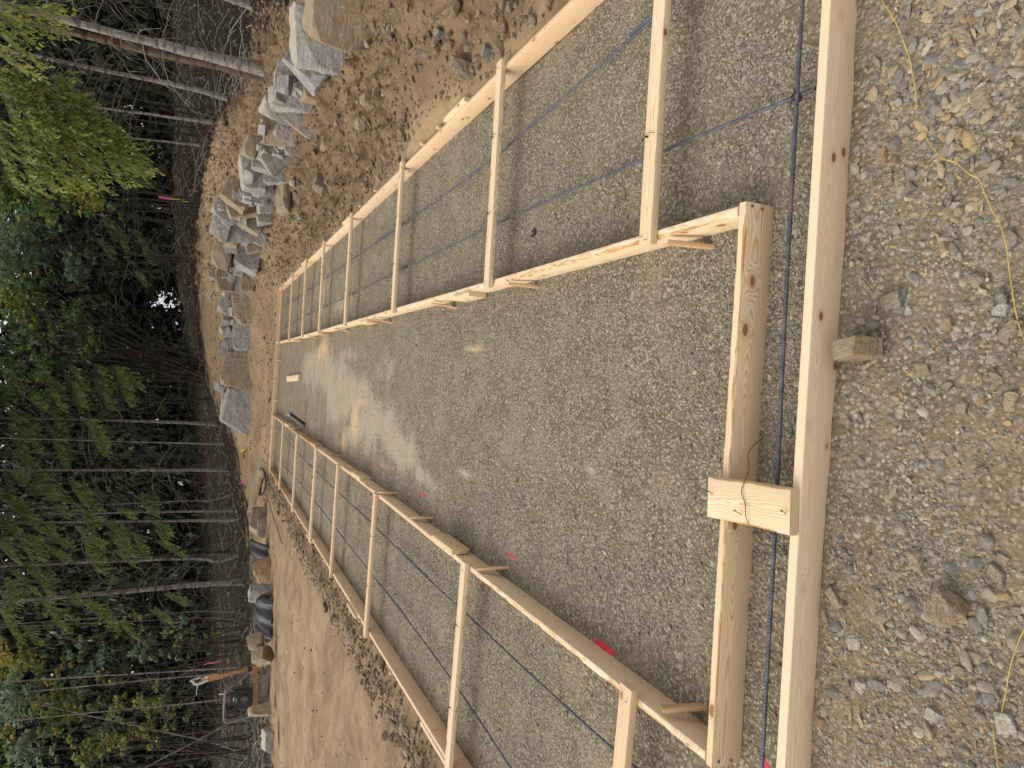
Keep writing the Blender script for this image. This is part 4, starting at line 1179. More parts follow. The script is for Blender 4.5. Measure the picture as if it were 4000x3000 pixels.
# foreground rocks: photo x, y, extent x, extent y, height factor, material, label
q, rs, bn, tn, gy, dkk = B_QTZ, B_RUST, B_BRN, B_TAN, B_GREY, B_DARK
FR = [(3766, 144, 98, 150, .35, bn, 'big pointed brown rock near the frame corner beside the yellow twine'), (3823, 393, 119, 108, .3, tn, 'flat tan rock with a notched edge between twine and frame edge'), (3630, 464, 75, 55, .45, dkk, 'grey rock touching the yellow twine at its first bend'),
      (3744, 523, 58, 52, .5, rs, 'rusty triangular rock near the yellow twine'), (3443, 401, 45, 60, .5, B_PINK, 'pale pinkish rock close behind the near board, beyond the rebar end'), (3446, 597, 66, 66, .55, rs, 'crumbly rust and black rock by the near board'),
      (3530, 740, 86, 54, .4, dkk, 'grey lens-shaped slab among pebbles'), (3738, 825, 62, 60, .5, tn, 'squarish tan rock in a bare sandy patch'), (3912, 228, 70, 90, .4, tn, 'tan fractured rock beside the big pointed brown one'),
      (3912, 746, 45, 55, .5, tn, 'pale rock next to the kink of the yellow twine'), (3462, 697, 54, 80, .4, bn, 'brown wedge rock near the grey lens-shaped slab'), (3955, 49, 62, 90, .4, bn, 'brown rock in the very corner of the picture'),
      (3966, 846, 60, 90, .4, bn, 'brown rock at the frame edge under the straight run of twine'), (3625, 244, 55, 45, .5, q, 'orange and white stone on the board side of the yellow twine'), (3481, 1167, 122, 106, .35, dkk, 'large dark grey five-sided slab in front of the near board'),
      (3542, 1209, 58, 50, .5, gy, 'small grey rock leaning on the dark five-sided slab'), (3802, 1084, 76, 82, .4, tn, 'triangular tan rock alone on the pebbles'), (3694, 1268, 76, 60, .5, rs, 'rust and cream rock, angular, amid grey pebbles'),
      (3594, 1441, 70, 74, .35, tn, 'flat pale square stone beside the propping rock'), (3906, 1207, 86, 90, .4, gy, 'grey-brown rock above the twine near the frame edge'), (3944, 1287, 108, 120, .35, bn, 'large flat brown rock lying under the yellow twine'),
      (3760, 1592, 76, 72, .5, tn, 'pale rounded rock in a cluster of three'), (3821, 1552, 72, 62, .55, rs, 'orange-spotted rock in a cluster of three'), (3954, 1571, 78, 100, .5, q, 'white and orange rock at the frame edge'),
      (3698, 1509, 56, 58, .5, bn, 'brown rock just beyond the cluster of three'), (3887, 1476, 52, 76, .45, tn, 'oval tan rock beyond the white and orange rock'), (3670, 1410, 78, 58, .35, bn, 'thin brown shard near the flat pale square stone'),
      (3920, 942, 112, 86, .35, dkk, 'grey slab under the upper end of the twine run'), (3679, 965, 60, 52, .55, q, 'small white and rust rock in loose gravel'), (3311, 1648, 50, 28, .4, tn, 'small tan chip lying near the foot of the near board'),
      (3651, 1755, 74, 110, .25, tn, 'flat pointed tan slab sunk in the packed earth'), (3575, 2190, 86, 106, .4, tn, 'tan broken rock with a dark hollow beside it'), (3282, 2332, 62, 96, .45, bn, 'grey-brown rock against the near board'),
      (3244, 2398, 42, 76, .45, bn, 'narrow brown rock beside the grey-brown one at the board'), (3883, 2233, 128, 80, .35, dkk, 'dark streaked slab near the quartz rock'), (3916, 2181, 80, 50, .4, bn, 'brown rock behind the dark streaked slab'),
      (3821, 1850, 120, 48, .3, bn, 'long thin brown slab on the bare earth'), (3972, 1878, 60, 90, .35, tn, 'tan rock half out of frame below the long thin slab'), (3339, 2511, 84, 62, .25, gy, 'flat grey stone set in the packed gravel'),
      (3367, 2677, 56, 80, .3, gy, 'grey oval stone pressed into the packed gravel'), (3646, 2800, 86, 90, .4, gy, 'broad greyish-tan rock near the lower picture corner'), (3745, 2618, 92, 46, .4, tn, 'long tan rock between quartz rock and twine'),
      (3930, 2838, 110, 110, .3, gy, 'large flat grey stone where the twine ducks under'), (3542, 2368, 40, 56, .4, tn, 'small tan rock between board and quartz rock'), (3225, 2818, 42, 60, .5, q, 'small whitish rock close to the near board'),
      (3972, 2384, 80, 42, .4, bn, 'brown shard at the frame edge beyond the quartz rock'), (3892, 2715, 40, 40, .6, bn, 'dark brown rock beside the twine'), (3703, 2890, 42, 36, .6, rs, 'small rusty rock near the broad greyish-tan one')]
for k, (x, y, ex, ey, hf, m, lab) in enumerate(FR):
    p = gp(x, y, .01); a = gp(x - ex / 2, y, .01); b = gp(x + ex / 2, y, .01); c = gp(x, y - ey / 2, .01); d = gp(x, y + ey / 2, .01)
    wx, wy = (c - d).length, (a - b).length
    hz = hf * min(wx, wy) * 1.05
    wy = max(.02, wy - hz * .6)
    rr = random.Random(k + 900)
    zt = zat(p.x, p.y)
    rock('loose_rock', lab, 'rock', 'larger loose rocks in the foreground', (p.x, p.y, zt + hz * .16), (wx * 1.08, wy * 1.12, hz), (rr.uniform(-.25, .25), rr.uniform(-.25, .25), rr.uniform(-.7, .7)), m, 700 + k, 3, .075, wedge=.5, cutp=.95, jit=.34)
# the two showpieces
p = gp(3712, 2384, .0); a = gp(3622, 2384); b = gp(3790, 2384); c = gp(3712, 2285); d = gp(3712, 2490)
rock('quartz_rock', 'largest foreground rock, rust brown with a white quartz face', 'rock', None, (p.x, p.y, zat(p.x, p.y) + .035), ((c - d).length, (a - b).length * .85, .075), (.25, .15, -.45), B_QTZ, 953, 4, .085, wedge=.5, cutp=.9, jit=.3)
rock('propping_rock', 'upright wedge of brown rock propped against the outside of the near board', 'rock', None, (.165, 1.535, zat(.165, 1.53) + .048), (.072, .150, .112), (R(-16), R(4), R(4)), B_TAN, 965, 4, .035, wedge=.5, cutp=.3)
# ------------------------------------------------------------------ forest
class Foliage:
    """gathers many small leaf-sized faces for one crown"""
    def __init__(s): s.V = []; s.K = []; s.T = []; s.A = []

    def add(s, V, tint, aut):            # V (n,k,3)
        s.V.append(V.reshape(-1, 3)); s.K.append((len(V), V.shape[1])); s.T.append(tint); s.A.append(aut)

    def leaves(s, C, size, tint, aut, up=.55, squash=1.0):
        """lobed broad leaves around the centres C"""
        n = len(C)
        Nn = RNG.normal(0, 1, (n, 3)); Nn[:, 2] = np.abs(Nn[:, 2]) + up; Nn[:, 1] -= .5; Nn /= np.linalg.norm(Nn, axis=1)[:, None]
        a = RNG.normal(0, 1, (n, 3)); a -= Nn * (a * Nn).sum(1)[:, None]; a /= np.linalg.norm(a, axis=1)[:, None]; b = np.cross(Nn, a)
        th = np.arange(10) * np.pi / 5; rad = np.where(np.arange(10) % 2 == 0, 1.0, .52); rad[5] = .62; rad[0] = 1.15
        sz = np.asarray(size) * np.ones(n)
        V = C[:, None] + (a[:, None] * (np.cos(th) * rad)[None, :, None] + b[:, None] * (np.sin(th) * rad * squash)[None, :, None]) * sz[:, None, None] * .5
        V = V - Nn[:, None] * (np.abs(np.sin(th)) * .16)[None, :, None] * sz[:, None, None]
        s.add(V, tint, aut)

    def feathers(s, P, Dn, L, W, tint, aut, roll=None):
        """flat needle sprigs starting at P heading Dn"""
        n = len(P); Dn = Dn / np.linalg.norm(Dn, axis=1)[:, None]
        u = RNG.normal(0, .5, (n, 3)); u[:, 2] += 1.0
        sd = np.cross(Dn, u); sd /= np.maximum(np.linalg.norm(sd, axis=1), 1e-6)[:, None]; nn = np.cross(sd, Dn)
        t = np.array([0, .18, .22, .45, .50, .74, .78, 1.0]); w = np.array([.12, .9, .30, 1.0, .28, .75, .22, .0])
        tt = np.concatenate([t, t[-2:0:-1]]); ww = np.concatenate([w, -w[-2:0:-1]])
        V = P[:, None] + Dn[:, None] * (tt[None, :, None] * L[:, None, None]) + sd[:, None] * (ww[None, :, None] * W[:, None, None]) - nn[:, None] * ((tt ** 2 * .18)[None, :, None] * L[:, None, None])
        s.add(V, tint, aut)

    def build(s, name, mat, parent=None):
        V = np.concatenate(s.V); off = 0; F = []; T = []; A = []
        for (n, k), t, a in zip(s.K, s.T, s.A):
            F.append(np.arange(n * k).reshape(n, k) + off); off += n * k; T.append(t); A.append(a)
        me = np_mesh(name, V, F)
        vattr(me, 'tint', np.concatenate(T), 'FACE'); vattr(me, 'autumn', np.concatenate(A), 'FACE')
        return link(name, me, mat, parent)


DOWN = np.array([0, 0, -1.])


def bough(fo, wood_, a, b, hang, dens=1.0, fl=.16, lite=.0, aut=.03, sag=.12, r=.012):
    """fir bough: stem a->b, drooping twigs set with needle sprigs"""
    a, b = np.array(a), np.array(b); L = np.linalg.norm(b - a)
    if L < .05: return
    n = max(5, int(L / .085 * dens))
    t = np.linspace(.04, 1, n)
    S = a + (b - a) * t[:, None] + DOWN * (sag * L * t ** 2)[:, None]
    wood_.tube([Vector(a + (b - a) * q + DOWN * sag * L * q * q) for q in np.linspace(0, 1, 6)], [r * (1 - .75 * q) for q in np.linspace(0, 1, 6)], 5)
    ax = (b - a) / L
    P = []; Dn = []; LL = []; TT = []
    for i in range(n):
        for sgn in (-1, 1):
            tl = hang * (1 - .45 * t[i]) * RNG.uniform(.45, 1.1)
            side = np.cross(ax, [0, 0, 1.]); side = side / (np.linalg.norm(side) + 1e-6)
            d = ax * RNG.uniform(.35, .8) + side * sgn * RNG.uniform(.2, .8) + DOWN * RNG.uniform(.45, 1.1)
            d /= np.linalg.norm(d)
            m = max(2, int(tl / .065))
            q = (np.arange(m) + .3) / m
            pts = S[i] + d * (tl * q)[:, None] + DOWN * (.25 * tl * q ** 2)[:, None]
            sd = np.cross(d, [0, 0, 1.]); sd /= (np.linalg.norm(sd) + 1e-6)
            alt = np.where(np.arange(m) % 2 == 0, 1, -1)
            dd = d * .8 + sd * (alt * RNG.uniform(.3, .7, m))[:, None] + DOWN * RNG.uniform(0, .5, m)[:, None] + RNG.normal(0, .12, (m, 3))
            P.append(pts); Dn.append(dd); LL.append(fl * RNG.uniform(.7, 1.25, m) * (1 - .35 * q)); TT.append(.12 + .55 * q + lite + RNG.normal(0, .12, m))
    P = np.concatenate(P); Dn = np.concatenate(Dn); LL = np.concatenate(LL); TT = np.concatenate(TT)
    fo.feathers(P, Dn, LL, LL * .24, np.clip(TT, 0, 1), (RNG.random(len(P)) < aut) * RNG.uniform(.3, 1, len(P)))


def upper_crown(fo, wood_, base, z0, z1, rad, n=46, dens=.5):
    for k in range(n):
        q = (k + RNG.random()) / n; z = z0 + (z1 - z0) * q; az = RNG.uniform(0, 2 * np.pi); L = rad * (1 - .75 * q) * RNG.uniform(.7, 1.1)
        a = np.array([base[0], base[1], z]); d = np.array([math.cos(az), math.sin(az), .05])
        m = int(L / .28) + 2
        t = np.linspace(.2, 1, m); S = a + d * (L * t)[:, None] + DOWN * (.18 * L * t ** 2)[:, None]
        for sgn in (-1, 1):
            sd = np.array([-d[1], d[0], 0]) * sgn
            fo.feathers(S, d[None] * .7 + sd[None] * .6 + DOWN * .45 + RNG.normal(0, .15, (m, 3)), .75 * (1.15 - .5 * t) * RNG.uniform(.7, 1.2, m), .24 * np.ones(m), np.clip(RNG.normal(.3, .15, m), 0, 1), np.zeros(m))


def dead_arcs(mb, base, top, zlo, zhi, n, ln, side=None, r=.009, sub=True):
    base, top = Vector(base), Vector(top)
    for k in range(n):
        z = RNG.uniform(zlo, zhi); q = (z - base.z) / (top.z - base.z); p = base.lerp(top, q)
        az = RNG.uniform(0, 2 * np.pi) if side is None else RNG.normal(side, .8)
        L = ln * RNG.uniform(.4, 1.15)
        d = Vector((math.cos(az), math.sin(az) * .8, 0))
        up = RNG.uniform(-.1, .5); dr = RNG.uniform(.5, 1.3)
        pts = [p + d * (L * t) + Vector((0, 0, L * (up * t - dr * t * t))) + Vector(RNG.normal(0, .018, 3)) for t in np.linspace(0, 1, 7)]
        mb.tube(pts, [r * (1 - .8 * t) for t in np.linspace(0, 1, 7)], 4, cap=False)
        if sub:
            for _ in range(RNG.integers(2, 5)):
                i = RNG.integers(2, 6); s_ = pts[i]; dd = (Vector(RNG.normal(0, 1, 3)) + d * .6 + Vector((0, 0, -.5))).normalized() * L * RNG.uniform(.15, .4)
                mb.tube([s_, s_ + dd * .5 + Vector((0, 0, -.02)), s_ + dd + Vector((0, 0, -.09))], [r * .45, r * .35, r * .15], 3, cap=False)


def trunk_mesh(mb, pts, d0, d1, n=10):
    P = spline(pts, 6); m = len(P)
    rs = [(d0 + (d1 - d0) * (i / (m - 1))) / 2 * (1 + (.35 * (1 - i / 3) if i < 3 else 0)) for i in range(m)]
    P = [p + Vector(RNG.normal(0, d0 * .035, 3)) if 0 < i < m - 1 else p for i, p in enumerate(P)]
    mb.tube(P, rs, n)


def fir(name, label, pxs, Yd, dpx, bark, boughs=(), bo=None, dead=(0, 0, 0, 0, None), zt=17.0, mat=L_FIR, crown=(9.5, 2.4), grp='conifers at the forest edge', twig=BK_TWIG, hang=.55, fl=.16, dens=1.0, lite=0., tipY=None, cat='tree'):
    """pxs: photo points up the visible trunk, base first; boughs: (x0,y0,x1,y1[,depth shift])"""
    b = at(*pxs[0], Yd); zb = zat(b.x, b.y)
    pts = [Vector((b.x, b.y, zb - .15))] + [at(x, y, Yd) for x, y in pxs[1:]]
    dirv = (pts[-1] - pts[-2]).normalized()
    if zt > pts[-1].z + 1: pts.append(pts[-1] + dirv * ((zt - pts[-1].z) / max(.3, dirv.z)))
    root = empty(name, (b.x, b.y, zb)); tag(root, label, cat, grp)
    off = Vector((-b.x, -b.y, -zb))
    d0 = dpx * math.hypot(b.x, b.y) / F_PX
    mb = MB(); trunk_mesh(mb, [p + off for p in pts], d0, max(.03, d0 * .35), 12 if dpx > 18 else 8)
    mb.build('trunk', bark, root, True)
    if dead[0]:
        mb = MB(); dead_arcs(mb, pts[0] + off, pts[-1] + off, dead[1], dead[2], dead[0], dead[3], dead[4])
        mb.build('dead_branches', twig, root)
    fo = Foliage(); wd = MB()
    for q in boughs:
        x0, y0, x1, y1 = q[:4]; ds = q[4] if len(q) > 4 else 0
        A = at(x0, y0, Yd - .9 + ds) + off; B = at(x1, y1, Yd - 1.3 + ds + RNG.uniform(-.4, .4)) + off
        tz = float(np.clip(A.z - .15, .3 , 30)); ti = min(range(len(pts) - 1), key=lambda i_: 0 if pts[i_].z + off.z <= tz <= pts[i_ + 1].z + off.z else 1 + abs(len(pts) - 2 - i_) if tz > pts[-1].z + off.z else 1 + i_)
        e0, e1 = pts[ti] + off, pts[ti + 1] + off; T0 = e0.lerp(e1, max(0, min(1, (tz - e0.z) / max(.01, e1.z - e0.z))))
        wd.tube(spline([T0, T0.lerp(A, .5) + Vector((0, 0, .10)), A], 3), [.016, .015, .014, .0135, .013, .0125, .012], 5)
        bough(fo, wd, A, B, hang, dens, fl, lite)
    if crown: upper_crown(fo, wd, (pts[-1].x + off.x, pts[-1].y + off.y), crown[0] - zb, zt - zb, crown[1])
    if fo.V: fo.build('crown', mat, root)
    if wd.V: wd.build('branches', BK_TWIG, root)
    return root


s1 = lambda *q: tuple(v * .5425 for v in q)
def zz(y0, *q):  # zoom coordinates -> photo
    o = []
    for i, v in enumerate(q[:4]): o.append(v * .5425 + (y0 if i % 2 else 0))
    return tuple(o) + tuple(q[4:])


near_b = [zz(0, *q) for q in [(-120, 120, 40, 320), (-60, 40, 150, 300), (-160, 260, 60, 470), (0, 40, 330, 110), (-40, 180, 200, 450), (40, 140, 380, 210), (-150, -40, 60, 130), (150, 60, 420, 60), (-60, 330, 160, 520)]]
big_b = [zz(0, *q) for q in [(-60, 430, 30, 900), (-90, 800, 0, 1320), (60, 470, 150, 900), (60, 800, 130, 1330), (190, 520, 230, 950), (170, 830, 260, 1340), (300, 540, 340, 900), (320, 820, 370, 1330), (380, 520, 430, 720), (430, 640, 470, 1000),
                             (420, 880, 500, 1320), (540, 650, 620, 1010), (560, 900, 640, 1320), (660, 760, 700, 1100), (700, 900, 760, 1280), (800, 930, 830, 1150), (820, 1060, 880, 1290), (930, 1060, 960, 1240), (240, 600, 300, 760), (120, 650, 200, 1000), (480, 760, 560, 1080), (20, 560, 100, 760)]]
dark_b = [zz(0, *q) for q in [(900, 1180, 1000, 1320), (980, 1120, 1060, 1200), (1000, 1240, 1080, 1345)]] + [zz(700, *q) for q in [(730, 260, 780, 420), (800, 300, 860, 520), (930, 360, 980, 420), (1000, 420, 1040, 590), (700, 420, 760, 560), (960, 660, 1010, 760)]]

fir('fir_tree', 'thick pale-barked conifer right of the clearing with a brown trunk close beside it', [(1028, 271), (640, 176), (239, 76)], 13.6, 40, BK_PALE, near_b, dead=(26, 1.5, 5.5, 1.1, None), mat=L_FIRL, hang=.42, fl=.11, dens=1.25, lite=.15, crown=(8.0, 2.6), twig=BK_TWIG_PALE)
fir('fir_tree', 'brown-barked conifer trunk touching the thick pale one', [(1010, 282), (640, 213), (239, 116)], 14.0, 38, BK_BROWN, (), dead=(22, 1.5, 5.5, .9, None), crown=(8.5, 2.6))
fir('fir_tree', 'conifer with broad lime-green drooping boughs over the upper right slope', [(890, 385), (700, 335), (260, 244)], 20.5, 20, BK_PALE, big_b, dead=(26, 1.8, 5.0, 1.0, None), mat=L_FIRL, hang=.75, fl=.17, dens=.95, lite=.02, crown=(10, 3.0), twig=BK_TWIG)
fir('fir_tree', 'pale conifer cut by the right frame edge above the nearest boulders', [(965, 25), (890, -5), (600, -90)], 15.5, 26, BK_PALE, (), dead=(26, 1.5, 4.5, 1.3, 2.6), crown=(8.5, 2.4))
grp2 = 'thin conifer trunks in the right-hand shade'
for k, (pp, w, lab) in enumerate([([(846, 480), (680, 460), (488, 434)], 13, 'thickest pale thin trunk'), ([(770, 426), (600, 398), (423, 368)], 8, 'slender greenish trunk nearest the pale conifer'), ([(780, 505), (620, 480), (472, 458)], 8, 'slender trunk just left of the thickest thin one'),
                                  ([(765, 564), (640, 552), (515, 540)], 8, 'thin pale trunk standing left of the group'), ([(790, 455), (640, 428), (488, 405)], 7, 'faint trunk between two brighter ones'), ([(770, 530), (640, 514), (500, 498)], 7, 'dark thin trunk in the middle of the group')]):
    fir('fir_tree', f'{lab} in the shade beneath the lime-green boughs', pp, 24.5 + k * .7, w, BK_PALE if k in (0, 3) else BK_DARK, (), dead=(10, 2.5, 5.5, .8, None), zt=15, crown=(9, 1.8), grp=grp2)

mid = [zz(1500, *q) for q in [(-40, 60, 100, 340), (-60, 0, 60, 130), (140, 180, 200, 470), (60, 300, 120, 560), (330, -60, 380, 160), (350, 120, 400, 400), (370, 330, 400, 570), (470, -80, 520, 190), (690, -60, 730, 160), (850, -110, 880, 130), (180, 30, 240, 180), (30, -80, 90, 60)]]
fir('fir_tree', 'straight pale conifer left of the maple clump with a bare lower trunk', [(846, 1657), (560, 1645), (271, 1638)], 31.5, 13, BK_PALE, mid, dead=(26, 2.2, 8, 1.4, None), mat=L_FIR, hang=.7, fl=.2, lite=.1)
mid = [zz(1500, *q) for q in [(600, 240, 690, 430), (640, 340, 700, 500), (230, 620, 300, 820), (260, 700, 400, 840), (490, 690, 560, 860), (520, 760, 640, 900), (380, 860, 440, 960), (-30, 780, 160, 960), (60, 880, 240, 1060), (-60, 960, 60, 1060), (120, 700, 260, 780), (60, 620, 130, 720)]]
fir('fir_tree', 'conifer ringed by many long arching dead branches at mid picture', [(890, 1836), (560, 1836), (0, 1836)], 30.5, 12, BK_PALE, mid, dead=(80, 1.8, 9.5, 2.2, None), mat=L_FIR, hang=.7, fl=.2, lite=.16, twig=BK_TWIG_PALE)
mid = [zz(1500, *q) for q in [(560, 880, 620, 1060), (600, 930, 640, 1000), (970, 800, 1080, 900), (1000, 850, 1080, 940), (850, 890, 900, 960), (310, 990, 350, 1070), (540, 1020, 610, 1130)]]
fir('fir_tree', 'right one of two close parallel slim pale trunks', [(911, 1995), (600, 2000), (271, 2007)], 30, 8, BK_PALE, mid, dead=(24, 1.8, 7.5, 1.0, None), mat=L_FIR, hang=.6, fl=.19, lite=.16)
mid = [zz(1500, *q) for q in [(740, 990, 860, 1120), (770, 1080, 900, 1230), (780, 1000, 820, 1160), (940, 1060, 1000, 1240), (1090, 990, 1190, 1090), (1120, 1050, 1160, 1140), (1120, 1130, 1270, 1240), (200, 1090, 250, 1260), (330, 1080, 450, 1180), (330, 1170, 420, 1270), (110, 1060, 180, 1250), (640, 1080, 690, 1180)]]
fir('fir_tree', 'left one of two close parallel slim pale trunks, slightly thicker', [(906, 2031), (560, 2036), (16, 2042)], 29.5, 11, BK_PALE, mid, dead=(30, 1.8, 8, 1.2, None), mat=L_FIR, hang=.65, fl=.19, lite=.2)
mid = [zz(1500, *q) for q in [(590, 1090, 640, 1330), (620, 1180, 690, 1350), (820, 1190, 900, 1290), (-30, 1130, 50, 1260), (80, 1340, 190, 1490), (260, 1330, 300, 1520), (150, 1280, 220, 1400), (20, 1400, 60, 1560)]]
fir('fir_tree', 'pale conifer whose trunk bends sideways at its foot', [(925, 2160), (890, 2184), (840, 2192), (760, 2182), (400, 2194), (0, 2212)], 28.5, 15, BK_PALE, mid, dead=(34, 1.8, 8, 1.3, None), mat=L_FIR, hang=.65, fl=.19, lite=.14)
fir('fir_tree', 'dark conifer trunk standing right behind the one with a bent foot', [(900, 2150), (760, 2165), (0, 2196)], 30.5, 13, BK_DARK, (), dead=(20, 1.8, 8, 1.2, None))
mid = [zz(2100, *q) for q in [(590, 450, 700, 560), (640, 480, 720, 600), (440, 380, 520, 470), (-20, 480, 60, 720), (0, 380, 40, 500), (280, 430, 380, 640), (160, 640, 220, 760), (840, 600, 930, 720), (1180, 400, 1280, 480), (1080, 520, 1180, 620)]]
fir('fir_tree', 'leaning conifer trunk, pale above and brown near the ground, leftmost thick trunk', [(925, 2273), (760, 2285), (400, 2318), (0, 2352)], 27.5, 21, BK_PALE, mid, dead=(60, 1.2, 8, 1.5, None), mat=L_FIR, hang=.6, fl=.18, lite=.1, twig=BK_TWIG_PALE)
mid = []
for k, (pp, w, lab) in enumerate([([(880, 1925), (822, 1955), (700, 1957), (340, 1975)], 6, 'curved sapling with a hooked foot between the pale trunks'), ([(830, 1735), (600, 1728), (380, 1722)], 6, 'dim slim trunk behind the arching dead branches'),
                                  ([(915, 2392), (780, 2388), (600, 2400)], 5, 'thin grey sapling behind the left trunk'), ([(930, 2420), (800, 2413), (650, 2420)], 4, 'thin pale sapling left of the leaning conifer'),
                                  ([(960, 2608), (800, 2615), (560, 2630)], 7, 'slim pale stem behind the compactor arm'), ([(950, 2630), (700, 2645), (420, 2672)], 6, 'slim stem just left of the one behind the compactor arm'),
                                  ([(900, 2728), (760, 2745), (500, 2770)], 6, 'grey stem rising behind the compactor engine'), ([(985, 2800), (920, 2810), (830, 2860), (640, 2960)], 8, 'grey bent stem leaning left beside the compactor'), ([(985, 2890), (930, 2930), (830, 2900), (600, 2850)], 7, 'thin pole leaning right at the left frame side')]):
    fir('sapling', lab, pp, 29.5 if k < 4 else 24.0, w, BK_PALE, (), dead=(12, 1.0, 5, .7, None), zt=9 if k < 4 else 7, crown=None, grp='bare saplings at the forest edge')
fir('fir_tree', 'low dark conifer deep in the shade right of the maple clump', [(700, 960), (560, 962), (200, 965)], 38, 9, BK_DARK, dark_b, dead=(30, 3, 8, 1.2, None), mat=L_FIR, hang=.6, fl=.2, lite=-.15)


def maple(name, label, base, Yd, clusters, mat, stems, leaf=.13, n=150, zt=None, grp='broadleaf trees and bushes', autumn=.10, bark=BK_STEM, r0=.03, spread=.75, cat='tree', upper=None):
    """clusters: (x, y, radius px, [autumn share], [depth shift]) ; stems: bare stems (x,y) tops"""
    b = at(*base, Yd); zb = zat(b.x, b.y); root = empty(name, (b.x, b.y, zb)); tag(root, label, cat, grp)
    off = np.array([-b.x, -b.y, -zb]); st = MB(); fo = Foliage(); sc = Yd / F_PX
    tips = []
    for q in clusters:
        x, y, r = q[:3]; au = q[3] if len(q) > 3 and q[3] is not None else autumn; ds = q[4] if len(q) > 4 else RNG.uniform(-1.0, 1.0)
        c = np.array(at(x, y, Yd + ds)) + off; rad = r * sc
        m = int(n * max(.35, (r / 45.) ** 2)); k_ = max(3, int(m / 14))
        sub = c + RNG.normal(0, 1, (k_, 3)) * rad * np.array([.55, .5, .5])
        w_ = RNG.integers(0, k_, m)
        C = sub[w_] + RNG.normal(0, 1, (m, 3)) * rad * np.array([.17, .17, .10])
        C[:, 2] -= ((C[:, 0] - sub[w_, 0]) ** 2) * .4
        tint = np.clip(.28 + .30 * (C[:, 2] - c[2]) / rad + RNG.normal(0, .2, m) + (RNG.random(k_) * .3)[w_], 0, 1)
        aa = np.where(RNG.random(m) < au * 1.4 * (RNG.random(k_) < .6)[w_] + au * .2, RNG.uniform(.3, 1, m), 0)
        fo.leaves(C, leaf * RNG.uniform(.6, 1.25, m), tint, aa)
        tips.append(c)
    for i, c in enumerate(tips):
        if i % 2 == 0 or len(tips) < 8:
            e = Vector(c); f = Vector((RNG.normal(0, .25), RNG.normal(0, .2), -.1))
            midp = f.lerp(e, .55) + Vector((RNG.normal(0, .2), RNG.normal(0, .2), .5 * RNG.random()))
            st.tube(spline([f, f.lerp(midp, .5) + Vector((0, 0, .12)), midp, e], 3), [r0 * (1 - .85 * t) * RNG.uniform(.6, 1) for t in np.linspace(0, 1, 10)], 5, cap=False)
    for x, y, w in stems:
        e = Vector(np.array(at(x, y, Yd + RNG.uniform(-.8, .8))) + off); f = Vector((RNG.normal(0, .30), RNG.normal(0, .25), -.1))
        midp = f.lerp(e, .5) + Vector((-(e.x - f.x) * .10, 0, .3))
        st.tube(spline([f, midp, e], 5), [w / 2 * (1 - .6 * t) for t in np.linspace(0, 1, 11)], 6, cap=False)
    if upper:
        z0, z1, rx, nn = upper
        C = np.stack([RNG.normal(0, rx * .5, nn), RNG.normal(1, rx * .5, nn), RNG.uniform(z0, z1, nn) - zb], 1)
        fo.leaves(C[::2], .30 * RNG.uniform(.7, 1.3, (nn + 1) // 2), np.clip(RNG.normal(.4, .2, (nn + 1) // 2), 0, 1), np.zeros((nn + 1) // 2))
    st.build('stem', bark, root, True)
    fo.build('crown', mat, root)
    return root


mz = lambda y0, L_: [(q[0] * .5425, q[1] * .5425 + y0, q[2] * .5425) + tuple(q[3:]) for q in L_]
maple('maple_tree', 'maple with yellow and pinkish leaves hanging beside the lime-green boughs', (700, 800), 28, mz(700, [(40, 200, 110, .2), (150, 120, 110, .25), (250, 60, 100, .2), (300, 230, 90, .2), (420, 100, 80, .15), (400, 250, 70), (560, 60, 110, .6), (600, 150, 90, .6), (690, 180, 80, .45), (700, 90, 70, .3), (800, 180, 60, .25), (830, 110, 50), (60, 60, 90, .3), (500, 160, 60, .3), (-40, 130, 110)]),
      L_MAPLE, [(420, 740, .06), (460, 860, .04)], leaf=.15, upper=(9.5, 13, 3.5, 500))
maple('maple_tree', 'dusky blue-green maple over the darkest part of the wood', (690, 1010), 31, mz(700, [(60, 420, 100), (200, 350, 100), (160, 470, 110), (250, 440, 80), (260, 520, 70), (90, 540, 90), (40, 650, 80), (310, 600, 40), (120, 620, 60), (490, 530, 50), (520, 600, 75), (570, 650, 60), (620, 560, 60), (560, 700, 40), (30, 330, 80), (-60, 500, 110), (400, 300, 50)]),
      L_BLUE, [(300, 1000, .06), (350, 1080, .05)], leaf=.16, autumn=.04, upper=(10, 14, 4, 500))
stems = [(int(RNG.uniform(-40, 330)), int(y), RNG.uniform(.035, .085)) for y in np.linspace(1060, 1600, 24)]
stems += [(250, 1030, .05), (330, 1080, .06), (390, 1120, .06), (60, 1440, .09), (60, 1380, .08), (40, 1470, .08), (420, 1150, .05), (200, 1200, .07), (500, 1620, .05), (560, 1660, .04), (440, 1600, .05)]
stems += [(int(RNG.uniform(120, 420)), int(RNG.uniform(1120, 1640)), RNG.uniform(.02, .05)) for _ in range(26)]
maple('maple_clump', 'great fan of many slender maple stems rising from one spot at the forest edge', (800, 1452), 31.5, mz(700, [(250, 720, 80), (350, 690, 60), (80, 750, 100, .2), (150, 820, 90, .25), (60, 880, 90, .3), (130, 950, 90, .2), (210, 1010, 80), (60, 1000, 80), (520, 1000, 80), (570, 960, 60), (490, 920, 50), (560, 1040, 50), (330, 1080, 80), (390, 1130, 80), (150, 1150, 80), (610, 1200, 80), (670, 1160, 70), (740, 1190, 50), (300, 1250, 70), (340, 1330, 50), (70, 1330, 80), (130, 1400, 70),
      (250, 1420, 90), (380, 1390, 70), (330, 1480, 70), (280, 1550, 70), (60, 1550, 70), (600, 1270, 40), (1090, 1440, 22, .5), (1110, 1400, 16, .4), (0, 780, 100, .3), (230, 900, 50)]), L_MAPLE, stems, leaf=.15, r0=.03, upper=(10.5, 13, 3, 250))
